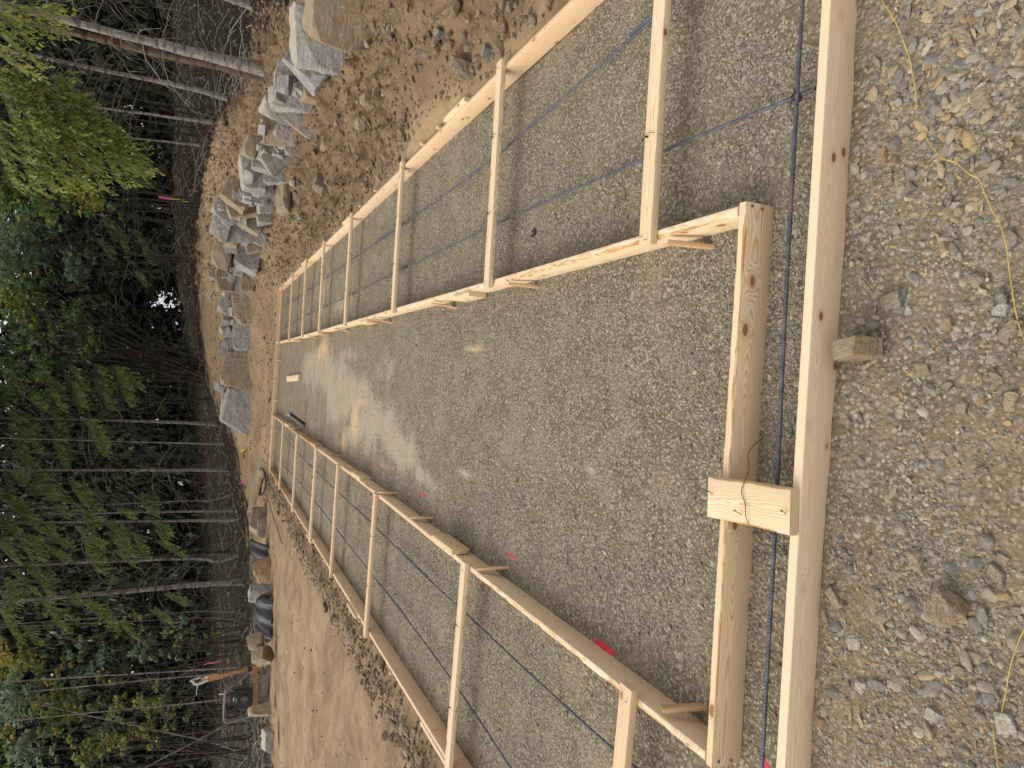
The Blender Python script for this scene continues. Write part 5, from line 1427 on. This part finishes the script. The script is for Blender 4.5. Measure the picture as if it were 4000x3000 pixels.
fir('fir_tree', 'small young conifer with bright tips in front of the maple fan', [(820, 1560), (600, 1556), (150, 1552)], 31, 7, BK_DARK, [zz(700, *q) for q in [(680, 1330, 740, 1480), (700, 1440, 760, 1640), (820, 1340, 860, 1480), (840, 1430, 885, 1620), (500, 1340, 560, 1500), (520, 1450, 540, 1620), (330, 1500, 400, 1640), (180, 1560, 260, 1640), (900, 1400, 960, 1500)]], dead=(20, 2, 7, .9, None), zt=12, crown=(10, 1.5), hang=.6, fl=.19, lite=.18)
maple('maple_tree', 'maple with yellow-green and orange leaves left of the compactor', (960, 2760), 25.5, mz(2100, [(250, 1080, 70), (370, 1150, 90), (420, 1250, 100), (380, 1330, 80), (470, 1180, 80), (560, 1150, 70), (620, 1250, 60), (820, 1040, 45, .3), (840, 1230, 70, .3), (860, 1160, 45), (1050, 1150, 60), (1100, 1230, 90, .25), (1180, 1150, 80), (1060, 1330, 60, .3), (1250, 1340, 60), (1340, 1300, 40, .2), (1050, 1430, 55), (1090, 1500, 55, .2), (1290, 1210, 30, .5), (730, 1010, 40, .2)]),
      L_OLIVE, [(700, 2750, .05), (600, 2800, .05)], leaf=.15, autumn=.16, upper=(9, 12, 3, 300))
maple('maple_tree', 'orange-tinged maple at the top left of the forest', (940, 2560), 27, mz(2100, [(30, 850, 90, .7), (100, 900, 80, .55), (180, 870, 70, .3), (50, 1000, 70, .75), (40, 930, 60, .8), (150, 960, 60, .4), (260, 920, 50, .3), (330, 1000, 40, .6), (350, 1040, 35, .6), (420, 950, 30, .5), (470, 900, 26, .5), (160, 1280, 50, .2), (20, 1380, 60, .5), (60, 1420, 40, .6)]), L_OLIVE, [(300, 2600, .05), (350, 2520, .04)], leaf=.15, upper=(9.5, 13, 3, 300))
maple('maple_tree', 'grey-green broadleaf tree at the left frame side', (950, 2950), 24.5, mz(2100, [(60, 1150, 100), (150, 1180, 80), (120, 1080, 80), (200, 1450, 90), (280, 1520, 80), (170, 1600, 90), (100, 1500, 70), (60, 1250, 70), (230, 1290, 60), (360, 1550, 50), (-30, 1300, 90)]), L_BLUE, [(300, 2950, .05)], leaf=.14, autumn=.08, upper=(8.5, 12, 3, 300))
maple('bush', 'yellow-green bush with golden leaves low at the left frame side', (955, 2890), 24, mz(2100, [(830, 1450, 80, .45), (750, 1480, 70, .4), (700, 1530, 60, .3), (900, 1420, 50, .2), (580, 1590, 80, .1), (520, 1480, 45), (640, 1620, 60), (860, 1500, 50, .4), (30, 1590, 60, .3)]), L_OLIVE, [], leaf=.13, autumn=.3, cat='bush')
maple('bush', 'pale grey-green bush in the shade behind the black sheet', (950, 2480), 27, mz(2100, [(600, 790, 60), (700, 850, 70), (690, 950, 70), (600, 960, 50), (1040, 760, 70), (1000, 820, 60), (1110, 850, 50), (1330, 600, 60), (1310, 680, 50), (570, 860, 40), (1260, 880, 40)]), L_BLUE, [], leaf=.15, autumn=.05, cat='bush')
maple('bush', 'olive bush with a few yellow leaves behind the leaning conifer', (940, 2430), 28, mz(2100, [(1220, 710, 70, .25), (1260, 790, 50, .2), (1360, 850, 22, .0), (1410, 720, 60), (1530, 700, 60), (850, 650, 60, .1), (640, 500, 40, .1), (980, 560, 60), (1130, 560, 50), (760, 560, 50), (500, 650, 60), (400, 560, 50)]), L_OLIVE, [], leaf=.13, autumn=.12, cat='bush')

# everything deeper in: one mass of dark trunks, twigs and shaded leaves
mb = MB()
for k in range(150):
    Yd = RNG.uniform(37, 74); X = RNG.uniform(-.85, .85) * Yd * .85
    if Yd < 44 and abs(X - 2) < 3: continue
    if -1.5 < X - .06 * Yd < 1.2 and RNG.random() < .5: continue
    d = RNG.uniform(.08, .24); z0 = zat(X, Yd) if k % 4 == 0 else None
    if z0 is None: z0 = float(base_h(np.array([X]), np.array([Yd]))[0, 0])
    lx = RNG.normal(0, .5)
    mb.tube([(X, Yd, z0 - .3), (X + lx * .5, Yd, 7), (X + lx, Yd, 14)], [d * .6, d * .45, d * .25], 6, cap=False)
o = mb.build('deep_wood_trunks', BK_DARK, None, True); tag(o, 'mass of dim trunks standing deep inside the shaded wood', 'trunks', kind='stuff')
mb = MB()
for k in range(2300):
    Yd = RNG.uniform(29, 46); X = RNG.uniform(-.62, .66) * Yd; z0 = float(base_h(np.array([X]), np.array([Yd]))[0, 0]); z = z0 + RNG.uniform(0, 1) ** 1.6 * 5.5
    L = RNG.uniform(.4, 1.6); az = RNG.uniform(0, 6.28); p = Vector((X, Yd, z)); d = Vector((math.cos(az), math.sin(az) * .5, RNG.uniform(-.3, .6)))
    mb.tube([p, p + d * L * .5 + Vector((0, 0, .05)), p + d * L + Vector((0, 0, -.25 * L))], [.008, .006, .002], 3, cap=False)
o = mb.build('dead_brush', BK_TWIG, None); tag(o, 'tangle of fine dead twigs filling the shaded edge of the wood', 'brush', kind='stuff')

fo = Foliage()
n = 70000
Yd = RNG.uniform(40, 78, n); X = RNG.uniform(-.8, .85, n) * Yd * .9; Z = RNG.random(n) ** .8 * 18 - 1 + X * .04
cl = fbm(np.stack([X * .35, Yd * .35, Z * .45], 1), 3, 201) + .5
az_ = X / Yd; el = (Z - 1.9) / Yd
ok = RNG.random(n) < np.clip((cl - .40) * 5, .05, 1) * (1 - .8 * sstep(.185, .245, el) * np.exp(-((az_ - .03) / .20) ** 2)) * (1 - .8 * np.exp(-((az_ - .065) / .02) ** 2 - ((el - .055) / .04) ** 2))
C = np.stack([X, Yd, Z], 1)[ok]; m = len(C)
fo.leaves(C, RNG.uniform(.35, .8, m), np.clip(RNG.normal(.4, .3, m), 0, 1), (RNG.random(m) < .05) * .8, up=.2)
n = 26000
Yd = RNG.uniform(60, 90, n); X = RNG.uniform(-.8, .85, n) * Yd; Z = RNG.random(n) ** .75 * 25 - 2 + X * .04
az_ = X / Yd; el = (Z - 1.9) / Yd
ok = RNG.random(n) < (1 - .80 * sstep(.175, .225, el + .03 * fbm(P3(az_ * 30, el * 30), 3, 205)) * np.exp(-((az_ - .04) / .20) ** 2)) * (1 - .9 * np.exp(-((az_ - .075) / .016) ** 2 - ((el - .050) / .03) ** 2)) * (1 - .25 * (el > .20))
C = np.stack([X, Yd, Z], 1)[ok]; m = len(C)
fo.leaves(C, RNG.uniform(1.0, 2.2, m), np.clip(RNG.normal(.3, .25, m), 0, 1), (RNG.random(m) < .03) * .6, up=.1)
# roof of crowns closing over the wood
n = 12000
Yd = RNG.uniform(44, 75, n); X = RNG.uniform(-50, 55, n); Z = RNG.uniform(11.5, 19, n) + X * .03
ok = (Z - 1.9) / Yd > .235
C = np.stack([X, Yd, Z], 1)[ok]; m = len(C)
fo.leaves(C, RNG.uniform(.8, 1.6, m), np.clip(RNG.normal(.45, .2, m), 0, 1), np.zeros(m), up=1.2)
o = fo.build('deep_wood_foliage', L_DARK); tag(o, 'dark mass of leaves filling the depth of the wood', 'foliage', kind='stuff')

# half-lit second rank of boughs and leaves just behind the front trees
fo = Foliage(); n = 30000
Yd = RNG.uniform(31, 41, n); X = RNG.uniform(-.62, .66, n) * Yd
Zg = base_h(X, Yd)[:, 0]; Z = Zg + RNG.random(n) ** .8 * 11 + .3
cl = fbm(np.stack([X * .55, Yd * .5, Z * .6], 1), 3, 231) + .5; el = (Z - 1.9) / Yd
ok = (RNG.random(n) < np.clip((cl - .50) * 5, .0, 1) * (.35 + .65 * sstep(.02, .12, el))) & ~((np.abs(X - .06 * Yd) < 1.6) & (el < .12))
P_ = np.stack([X, Yd, Z], 1)[ok]; m = len(P_)
dn_ = RNG.normal(0, .5, (m, 3)); dn_[:, 2] -= 1
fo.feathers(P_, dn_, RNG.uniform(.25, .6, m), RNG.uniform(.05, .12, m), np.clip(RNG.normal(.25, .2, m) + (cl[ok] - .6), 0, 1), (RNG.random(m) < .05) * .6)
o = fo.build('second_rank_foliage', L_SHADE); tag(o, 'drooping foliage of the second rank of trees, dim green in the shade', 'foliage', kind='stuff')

# forest floor: low plants and fallen leaves
fo = Foliage(); n = 14000
Yd = RNG.uniform(17, 42, n); X = RNG.uniform(-.62, .68, n) * Yd
b_ = base_h(X, Yd); ok = (b_[:, 1] + fbm(P3(X, Yd) * .6, 3, 210) * .9 > .62)
X, Yd, zb = X[ok], Yd[ok], b_[ok, 0]; m = len(X)
h = RNG.random(m) ** 3 * .7 * (fbm(P3(X, Yd) * .8, 2, 211) + .5)
C = np.stack([X, Yd, zb + .03 + h], 1)
fo.leaves(C, RNG.uniform(.05, .14, m), np.clip(RNG.normal(.3, .25, m), 0, 1), (RNG.random(m) < np.where(h < .05, .65, .12)) * RNG.uniform(.4, 1, m), up=.9)
o = fo.build('undergrowth', L_UNDER); tag(o, 'low sparse plants and fallen yellow leaves on the forest floor', 'undergrowth', kind='stuff')
mb = MB()
for k in range(900):
    Yd = RNG.uniform(15, 36); X = RNG.uniform(-.62, .68) * Yd; bb = base_h(np.array([X]), np.array([Yd]))[0]
    if bb[1] < .5: continue
    L = RNG.uniform(.3, 1.5); az = RNG.uniform(0, 6.28); z = bb[0] + .05
    d = Vector((math.cos(az), math.sin(az), RNG.uniform(-.02, .35))) * L
    p = Vector((X, Yd, z)); mb.tube([p, p + d * .5 + Vector((0, 0, .08)), p + d], [.012, .010, .004], 4, cap=False)
o = mb.build('fallen_sticks', BK_TWIG_PALE); tag(o, 'fallen sticks and broken twigs scattered along the forest edge', 'sticks', kind='stuff')
# ------------------------------------------------------------------ things lying about
# vibrating plate compactor with its handle folded up
p = gp(1033, 2680, .12); p.z = zat(p.x, p.y) + .01
root = empty('plate_compactor', p, math.atan2(-p.x, p.y) * .55)
tag(root, 'orange and black plate compactor with its handle folded upright at the dirt edge', 'compactor')
PXM = .3152 * math.hypot(p.x, p.y) / F_PX * 1.0


def cp(xz, yz, y=0.0): return Vector((-(yz - 600) * PXM, y, (903 - xz) * PXM))


def prism(pts, y0, y1):
    """outline in the side view, extruded across the machine"""
    n = len(pts); V = [cp(a, b, y0) for a, b in pts] + [cp(a, b, y1) for a, b in pts]
    F = [tuple(range(n)), tuple(range(2 * n - 1, n - 1, -1))] + [(i, i + n, (i + 1) % n + n, (i + 1) % n) for i in range(n)]
    return V, F


def pm(name, parts, mat, par=root, bev=.006):
    bm = bmesh.new()
    for pts, y0, y1 in parts:
        V, F = prism(pts, y0, y1); vs = [bm.verts.new(v) for v in V]
        for f in F: bm.faces.new([vs[i] for i in f])
    bmesh.ops.recalc_face_normals(bm, faces=bm.faces[:])
    bmesh.ops.bevel(bm, geom=[e for e in bm.edges if e.calc_length() > bev * 3], offset=bev, segments=1, affect='EDGES', clamp_overlap=True)
    return link(name, bm_mesh(bm, name), mat, par)


pm('base_plate', [([(842, 362), (850, 352), (880, 375), (897, 410), (900, 600), (897, 760), (870, 815), (838, 836), (832, 826), (860, 790), (872, 740), (872, 420), (860, 385)], -.26, .26)], M_PLATE)
pm('exciter_housing', [([(790, 470), (872, 470), (872, 720), (790, 720), (780, 690), (780, 500)], -.16, .16)], M_ENGL)
for y in (-.25, .19):
    pm('side_rail', [([(735, 365), (828, 365), (832, 410), (808, 450), (800, 470), (800, 745), (818, 775), (818, 860), (705, 862), (700, 835), (738, 770), (748, 745), (748, 470), (735, 440)], y, y + .06)], M_RUSTP)
    b = MB()
    for xz, yz in ((795, 432), (785, 785)):
        c = cp(xz, yz, y - .012 if y < 0 else y + .06); b.tube([c, c + Vector((0, .022 if y < 0 else .012, 0))], .032, 12)
    b.build('rubber_mount', M_BLACK, root, True)
for y in (-.20, .20):
    tubep = spline([cp(*q, y) for q in [(735, 415), (690, 440), (600, 515), (505, 565), (482, 590), (474, 640), (470, 760), (474, 860), (490, 888), (520, 896), (620, 888), (700, 868)]], 4)
    MB().tube(tubep, .018, 8).build('roll_bar', M_CAGE, root, True)
b = MB()
for xz, yz in ((480, 600), (478, 850), (620, 888)): b.tube([cp(xz, yz, -.20), cp(xz, yz, .20)], .015, 8)
b.build('cross_tube', M_CAGE, root, True)
MB().tube([cp(490, 635, .1), cp(440, 635, .1), cp(418, 632, .1)], .016, 8).build('exhaust_stub', M_WHITE, root, True)
en = pm('engine', [([(560, 600), (745, 610), (745, 770), (700, 800), (560, 780)], -.15, .16), ([(520, 622), (600, 622), (600, 735), (520, 735)], -.17, .05)], M_ENG)
b = MB(); c = cp(665, 690, -.15); b.tube([c, c + Vector((0, -.05, 0))], [.108, .092], 24); b.build('starter_cover', M_ENG, en, True)
b = MB()
for r_ in (.085, .062, .036): b.tube([c + Vector((math.cos(t) * r_, -.055, math.sin(t) * r_)) for t in np.linspace(0, 2 * math.pi, 25)], .005, 5)
b.box(c + Vector((0, -.052, 0)), (.03, .012, .07)); b.build('starter_ring', M_ENGL, en)
pm('fuel_tank', [([(495, 772), (605, 768), (605, 872), (495, 872), (488, 860), (488, 784)], -.15, .15)], M_ENG, en)
MB().box(cp(548, 830, -.153), (.02 * 1.2, .006, .10)).box(cp(545, 560, -.153) + Vector((0, .0, 0)), (.001, .001, .001)).build('tank_badge', M_ENGL, en)
MB().box(cp(560, 680, -.173), (.09, .006, .035), ch=.003).box(cp(585, 690, -.168), (.11, .012, .012)).build('air_filter_panel', M_WHITE, en)
b = MB()
for i in range(7): b.tube(spline([cp(720 - i * 6, 500 + i * 22, .0), cp(650 - i * 10, 530 + i * 20, -.1), cp(690, 600 + i * 18, -.12)], 4), .008, 5)
b.build('hose', M_BLACK, root, True)
pm('handle', [([(735, 380), (670, 395), (620, 405), (560, 408), (450, 425), (345, 412), (300, 425), (240, 440), (235, 465), (290, 488), (345, 480), (450, 468), (560, 440), (640, 432), (735, 425)], -.05, .05)], M_ORNG)
pm('handle_hinge', [([(690, 385), (735, 385), (735, 430), (690, 430)], -.07, .07), ([(600, 400), (630, 395), (655, 370), (660, 350), (640, 360), (612, 388)], -.02, .02)], M_ENG)
MB().tube(spline([cp(300, 470, -.05), cp(220, 495, -.05), cp(180, 490, -.04), cp(160, 470, 0), cp(150, 458, .0), cp(185, 450, .05), cp(230, 440, .05)], 4), .024, 8).tube([cp(135, 460, 0), cp(165, 466, 0)], .022, 8).build('hand_grip', M_WHITE, root, True)
pm('handle_label', [([(265, 432), (300, 428), (305, 450), (270, 456)], -.056, -.05)], M_WHITE, bev=.001)
MB().tube([cp(205, 500, -.03), cp(600, 0, 0) * 0 + cp(200, 600, -.05)], .009, 5).build('throttle_lever', M_WHITE, root, True)

# leaning stub of drain pipe
a = at(1128, 1615, 14.45); b = gp(1192, 1662, 0); d = (a - b)
ax = d.normalized(); s_ = Vector((1, 0, 0)).cross(ax).normalized(); s2 = ax.cross(s_)
r_o, r_i, n = .045, .038, 20
V = []; F = []
for rad, q in ((r_o, -.1), (r_o, 1.0), (r_i, 1.0), (r_i, .6)):
    for k in range(n):
        t = 2 * math.pi * k / n; V.append(b + d * q + (s_ * math.cos(t) + s2 * math.sin(t)) * rad)
for j in range(3):
    for k in range(n): F.append((j * n + k, j * n + (k + 1) % n, (j + 1) * n + (k + 1) % n, (j + 1) * n + k))
root = empty('drain_pipe', b); tag(root, 'black plastic pipe stub leaning out of the gravel near the far end', 'pipe')
m_ = MB().add([v - b for v in V], F).build('pipe_body', M_PIPE, root, True)
MB().tube([a - b - ax * .03, a - b + ax * .004], r_o + .004, 20, cap=False).build('pipe_rim', M_PIPEIN, root, True)

# heap of old planks with hoses and a pale green bar
def plank(x0, y0, Y0, x1, y1, Y1, wd, th, label, mat=W_OLD):
    o = timber('plank', at(x0, y0, Y0), at(x1, y1, Y1), th, wd, mat, seed=int(x0 + y0)); return tag(o, label, 'plank', 'weathered planks at the left far corner')


plank(976, 2004, 21.2, 1024, 1836, 20.4, .17, .04, 'long weathered plank tilted up at the back of the heap by the far left corner')
plank(1000, 1935, 20.9, 1030, 1850, 20.5, .12, .04, 'shorter weathered plank lying behind the long tilted one')
o = MB().tube(spline([at(1035, 1827, 20.6), at(1000, 1832, 20.7), at(975, 1830 + 35, 20.9), at(950 + 0, 1880, 21)], 3), .001, 3)
gb_ = MB().tube(spline([at(1029, 1788, 20.9), at(1010, 1803, 20.9), at(1009, 1826, 20.9), at(1000, 1860, 20.9), at(985, 1910, 20.9)], 5), .024, 6, flat=.5).build('green_bar', M_GREEN, None, True)
tag(gb_, 'pale green bent bar leaning over the heap of planks', 'bar')
hz = MB()
for q in range(5):
    jj = q * 3
    hz.tube(spline([at(1016 + jj, 1826 + q, 20.3), at(1033 - jj * .3, 1840, 20.2), at(1038, 1870 + jj, 20.2), at(1035, 1905 + jj, 20.2), at(1025 - jj, 1935, 20.3), at(1018, 1915 - jj, 20.35), at(1026, 1870, 20.4)], 5), .016, 6)
hz = hz.build('black_hose', M_BLACK, None, True); tag(hz, 'coil of black hose lying against the weathered planks', 'hose')

# black plastic sheets
def sheet(name, cx, cy, Yd, wx, wy, hh, seed, label, drape):
    c = at(cx, cy, Yd); zb = zat(c.x, c.y); n, m = 46, 22
    u = np.linspace(-1, 1, n); v = np.linspace(0, 1, m); U, Vv = np.meshgrid(u, v); U = U.ravel(); Vv = Vv.ravel()
    prof = (1 - Vv ** 1.6) * np.interp(U, *drape)
    fold = fbm(np.stack([U * 5 + seed, Vv * 1.6 + U * 1.4, np.zeros_like(U)], 1), 4, seed) * .55 + np.abs(fbm(np.stack([U * 2.3 + Vv * 3, Vv * 2.0, U], 1), 3, seed + 3)) * .4
    X = c.x + U * wx; Y = c.y - .45 + (1 - Vv) * .55 + fold * .45 - .3 * Vv; Z = zb + .02 + hh * np.clip(prof * .85 + fold * .95 * (Vv > .02), .02, 2)
    V = np.stack([X, Y - .15 * np.sin(U * 9) * Vv, Z], 1); V2 = V + [0, .012, -.010]
    idx = np.arange(n * m).reshape(m, n)
    q = np.stack([idx[:-1, :-1], idx[:-1, 1:], idx[1:, 1:], idx[1:, :-1]], -1).reshape(-1, 4)
    rim = np.concatenate([idx[0], idx[1:, -1], idx[-1, ::-1][1:], idx[::-1, 0][1:-1]])
    r2 = np.roll(rim, -1); s_ = np.stack([rim, rim + n * m, r2 + n * m, r2], 1)
    me = np_mesh(name, np.concatenate([V, V2]), [q, q[:, ::-1] + n * m, s_], True)
    return tag(link(name, me, M_TARP), label, 'plastic sheet', 'black plastic sheets on the dirt edge')


sheet('plastic_sheet', 1030, 2400, 17.9, .56, 0, .48, 3, 'large crumpled black plastic sheet left of the upright grey boulder', ([-1, -.6, .2, .8, 1], [.25, .75, 1.0, .9, .7]))
sheet('plastic_sheet', 1038, 2160, 19.6, .40, 0, .42, 8, 'smaller black plastic sheet between the pale long boulder and the white pointed one', ([-1, -.5, .3, 1], [.8, .7, .95, 1.0]))

# string lines
def cord(name, pts, r, mat, label, cat, n=6):
    o = MB().tube(spline(pts, n), r, 5).build(name, mat, None, True); return tag(o, label, cat)


cord('string_line', [at(1110, -160, 12.2), at(1055, 0, 12.6), at(1022, 140, 13.0), at(990, 279, 13.42), at(840, 480, 19), at(650, 738, 29.5)], .0045, M_RED, 'thin reddish string running from the right frame edge past the thick trunk into the wood', 'string')
cord('string_line', [at(690, 880, 31), at(733, 940, 30.5), at(760, 1250, 30), at(785, 1480, 29), at(800, 1700, 28), at(816, 1950, 27), at(832, 2170, 26), at(860, 2400, 25), at(885, 2680, 23.5), at(915, 3000, 22), at(935, 3200, 21)], .006, M_RED, 'thin red string stretched level across the trunks from mid wood to the left edge', 'string')
yt = [(3440, -30), (3466, 22), (3487, 55), (3510, 100), (3535, 165), (3558, 230), (3570, 290), (3580, 350), (3582, 400), (3585, 455), (3605, 510), (3640, 570), (3678, 615), (3700, 626), (3738, 636), (3770, 665), (3795, 685), (3822, 696), (3840, 735), (3860, 780), (3880, 830), (3905, 875), (3930, 960), (3941, 1050), (3952, 1120), (3965, 1200), (3985, 1270), (4010, 1340)]
cord('yellow_twine', [gp(x, y, .012 + .008 * math.sin(i * 2.1)) + Vector((0, 0, zat(*gp(x, y, .012)[:2]) * .7 + .006)) for i, (x, y) in enumerate(yt)], .0015, M_YEL, 'thin yellow twine winding over the foreground rocks towards the picture corner', 'twine')
yt = [(4010, 2450), (3985, 2505), (3960, 2575), (3945, 2640), (3935, 2700), (3917, 2785)]
cord('yellow_twine', [gp(x, y, .014) + Vector((0, 0, .006)) for x, y in yt], .0015, M_YEL, 'short length of yellow twine by the flat grey stone at the lower edge', 'twine')
yt = [(3885, 2850), (3892, 2910), (3900, 2960), (3907, 3020)]
cord('yellow_twine', [gp(x, y, .014) + Vector((0, 0, .006)) for x, y in yt], .0015, M_YEL, 'last bit of yellow twine running out at the bottom left of the frame', 'twine')
cord('rebar_rod', [gp(1039, 1923, .16), gp(1062, 2000, .17), gp(1085, 2070, .17), gp(1103, 2126, .16)], .011, M_REBAR, 'dull steel rod lying on the dirt left of the forms', 'rod')

# survey stakes, ribbons and scraps
def lath(name, base, top, Yd, w, mats, label, cat='stake', grp=None, split=.6):
    b = at(*base, Yd); t = at(*top, Yd); root = empty(name, b); tag(root, label, cat, grp); d = t - b
    q = b * 0
    MB().tube([q - d * .1, q + d * split], w, 4).build('shaft', mats[0], root); MB().tube([q + d * split, q + d], w * 1.15, 4).build('painted_top', mats[1], root); return root


lath('survey_stake', (722, 785), (620, 769), 30.5, .035, (M_YELL, M_PINK), 'survey stake with a bright pink top at the shaded forest edge', split=.5)
cord('flagging_tape', [at(428, 676, 29), at(450, 679, 29), at(470, 684, 29), at(492, 686, 29)], .022, M_PURP, 'purple flagging tape hanging below the lime-green boughs', 'tape', 3)
cord('flagging_tape', [at(795, 2597, 23.5), at(815, 2590, 23.5), at(835, 2589, 23.5), at(858, 2583, 23.5)], .016, M_PINK, 'pink flagging ribbon on a stem behind the compactor handle', 'tape', 3)
cord('flagging_tape', [at(933, 1890, 24), at(950, 1882, 24), at(970, 1872, 24), at(991, 1860, 24)], .018, M_PINK, 'pink flagging ribbon on a fallen branch above the planks', 'tape', 3)
lath('grade_stake', (1072, 2152), (1006, 2158), 19.4, .014, (M_YELL, W_TAN), 'thin brown grade stake with a yellow foot in front of the smaller black sheet', split=.12)
lath('stick', (922, 480), (853, 490), 20.8, .018, (BK_TWIG_PALE, BK_TWIG_PALE), 'short broken stick poking up on the slope behind the wall', 'stick')
c = at(955, 1762, 24.6); c.z = zat(c.x, c.y); root = empty('strap_bundle', c); tag(root, 'crumpled yellow and red strap lying on the dirt before the trees', 'strap')
mb = MB(); mr = MB()
for q in range(7):
    a_ = RNG.uniform(0, 6.28); d = Vector((math.cos(a_), math.sin(a_) * .5, 0)) * RNG.uniform(.10, .24)
    mb.tube(spline([Vector((0, 0, .05)), d * .5 + Vector((0, 0, RNG.uniform(.06, .2))), d + Vector((0, 0, RNG.uniform(.0, .1)))], 4), .022, 4, flat=.3)
for q in range(4):
    d = Vector((RNG.uniform(-.25, .1), RNG.uniform(-.1, .1), RNG.uniform(.02, .1))); mr.tube(spline([Vector((0, -.03, .04)), d * .5 + Vector((0, -.03, .1)), d], 4), .024, 4, flat=.4)
mb.build('yellow_webbing', M_YELL, root); mr.build('red_webbing', M_RED, root)
for k, (x0, y0, x1, y1, lab) in enumerate([(836, 1145, 850, 1176, 'blue tape scrap on the dirt behind the second tan capstone'), (861, 1328, 872, 1362, 'blue tape scrap on the dirt above the small square grey block'), (942, 1668, 956, 1690, 'blue scrap on the ground left of the last wall boulder')]):
    a_ = at(x0, y0, 25.8); b_ = at(x1, y1, 25.6); za = zat(a_.x, a_.y) + .03
    cord('blue_tape', [Vector((a_.x, a_.y, za)), Vector(((a_.x + b_.x) / 2, a_.y - .05, za + .06)), Vector((b_.x, b_.y, za))], .022, M_BLUE, lab, 'tape', 3)
# root poking from the near bank, lying sticks
cord('tree_root', [at(1985, -40, 4.1), at(1967, 30, 4.15), at(1965, 70, 4.2), at(1978, 100, 4.25), at(1988, 150, 4.3)], .014, BK_BROWN, 'dark root poking out of the near earth bank', 'root', 4)
c = gp(2090, 908, .006); o = MB()
for q in range(6): o.tube([c + Vector((RNG.normal(0, .012), RNG.normal(0, .012), .002)), c + Vector((RNG.normal(0, .02), RNG.normal(0, .02), .012))], .006, 5)
o = o.build('tarry_lump', M_BLACK); tag(o, 'small black lump on the gravel of the right-hand trench', 'lump')
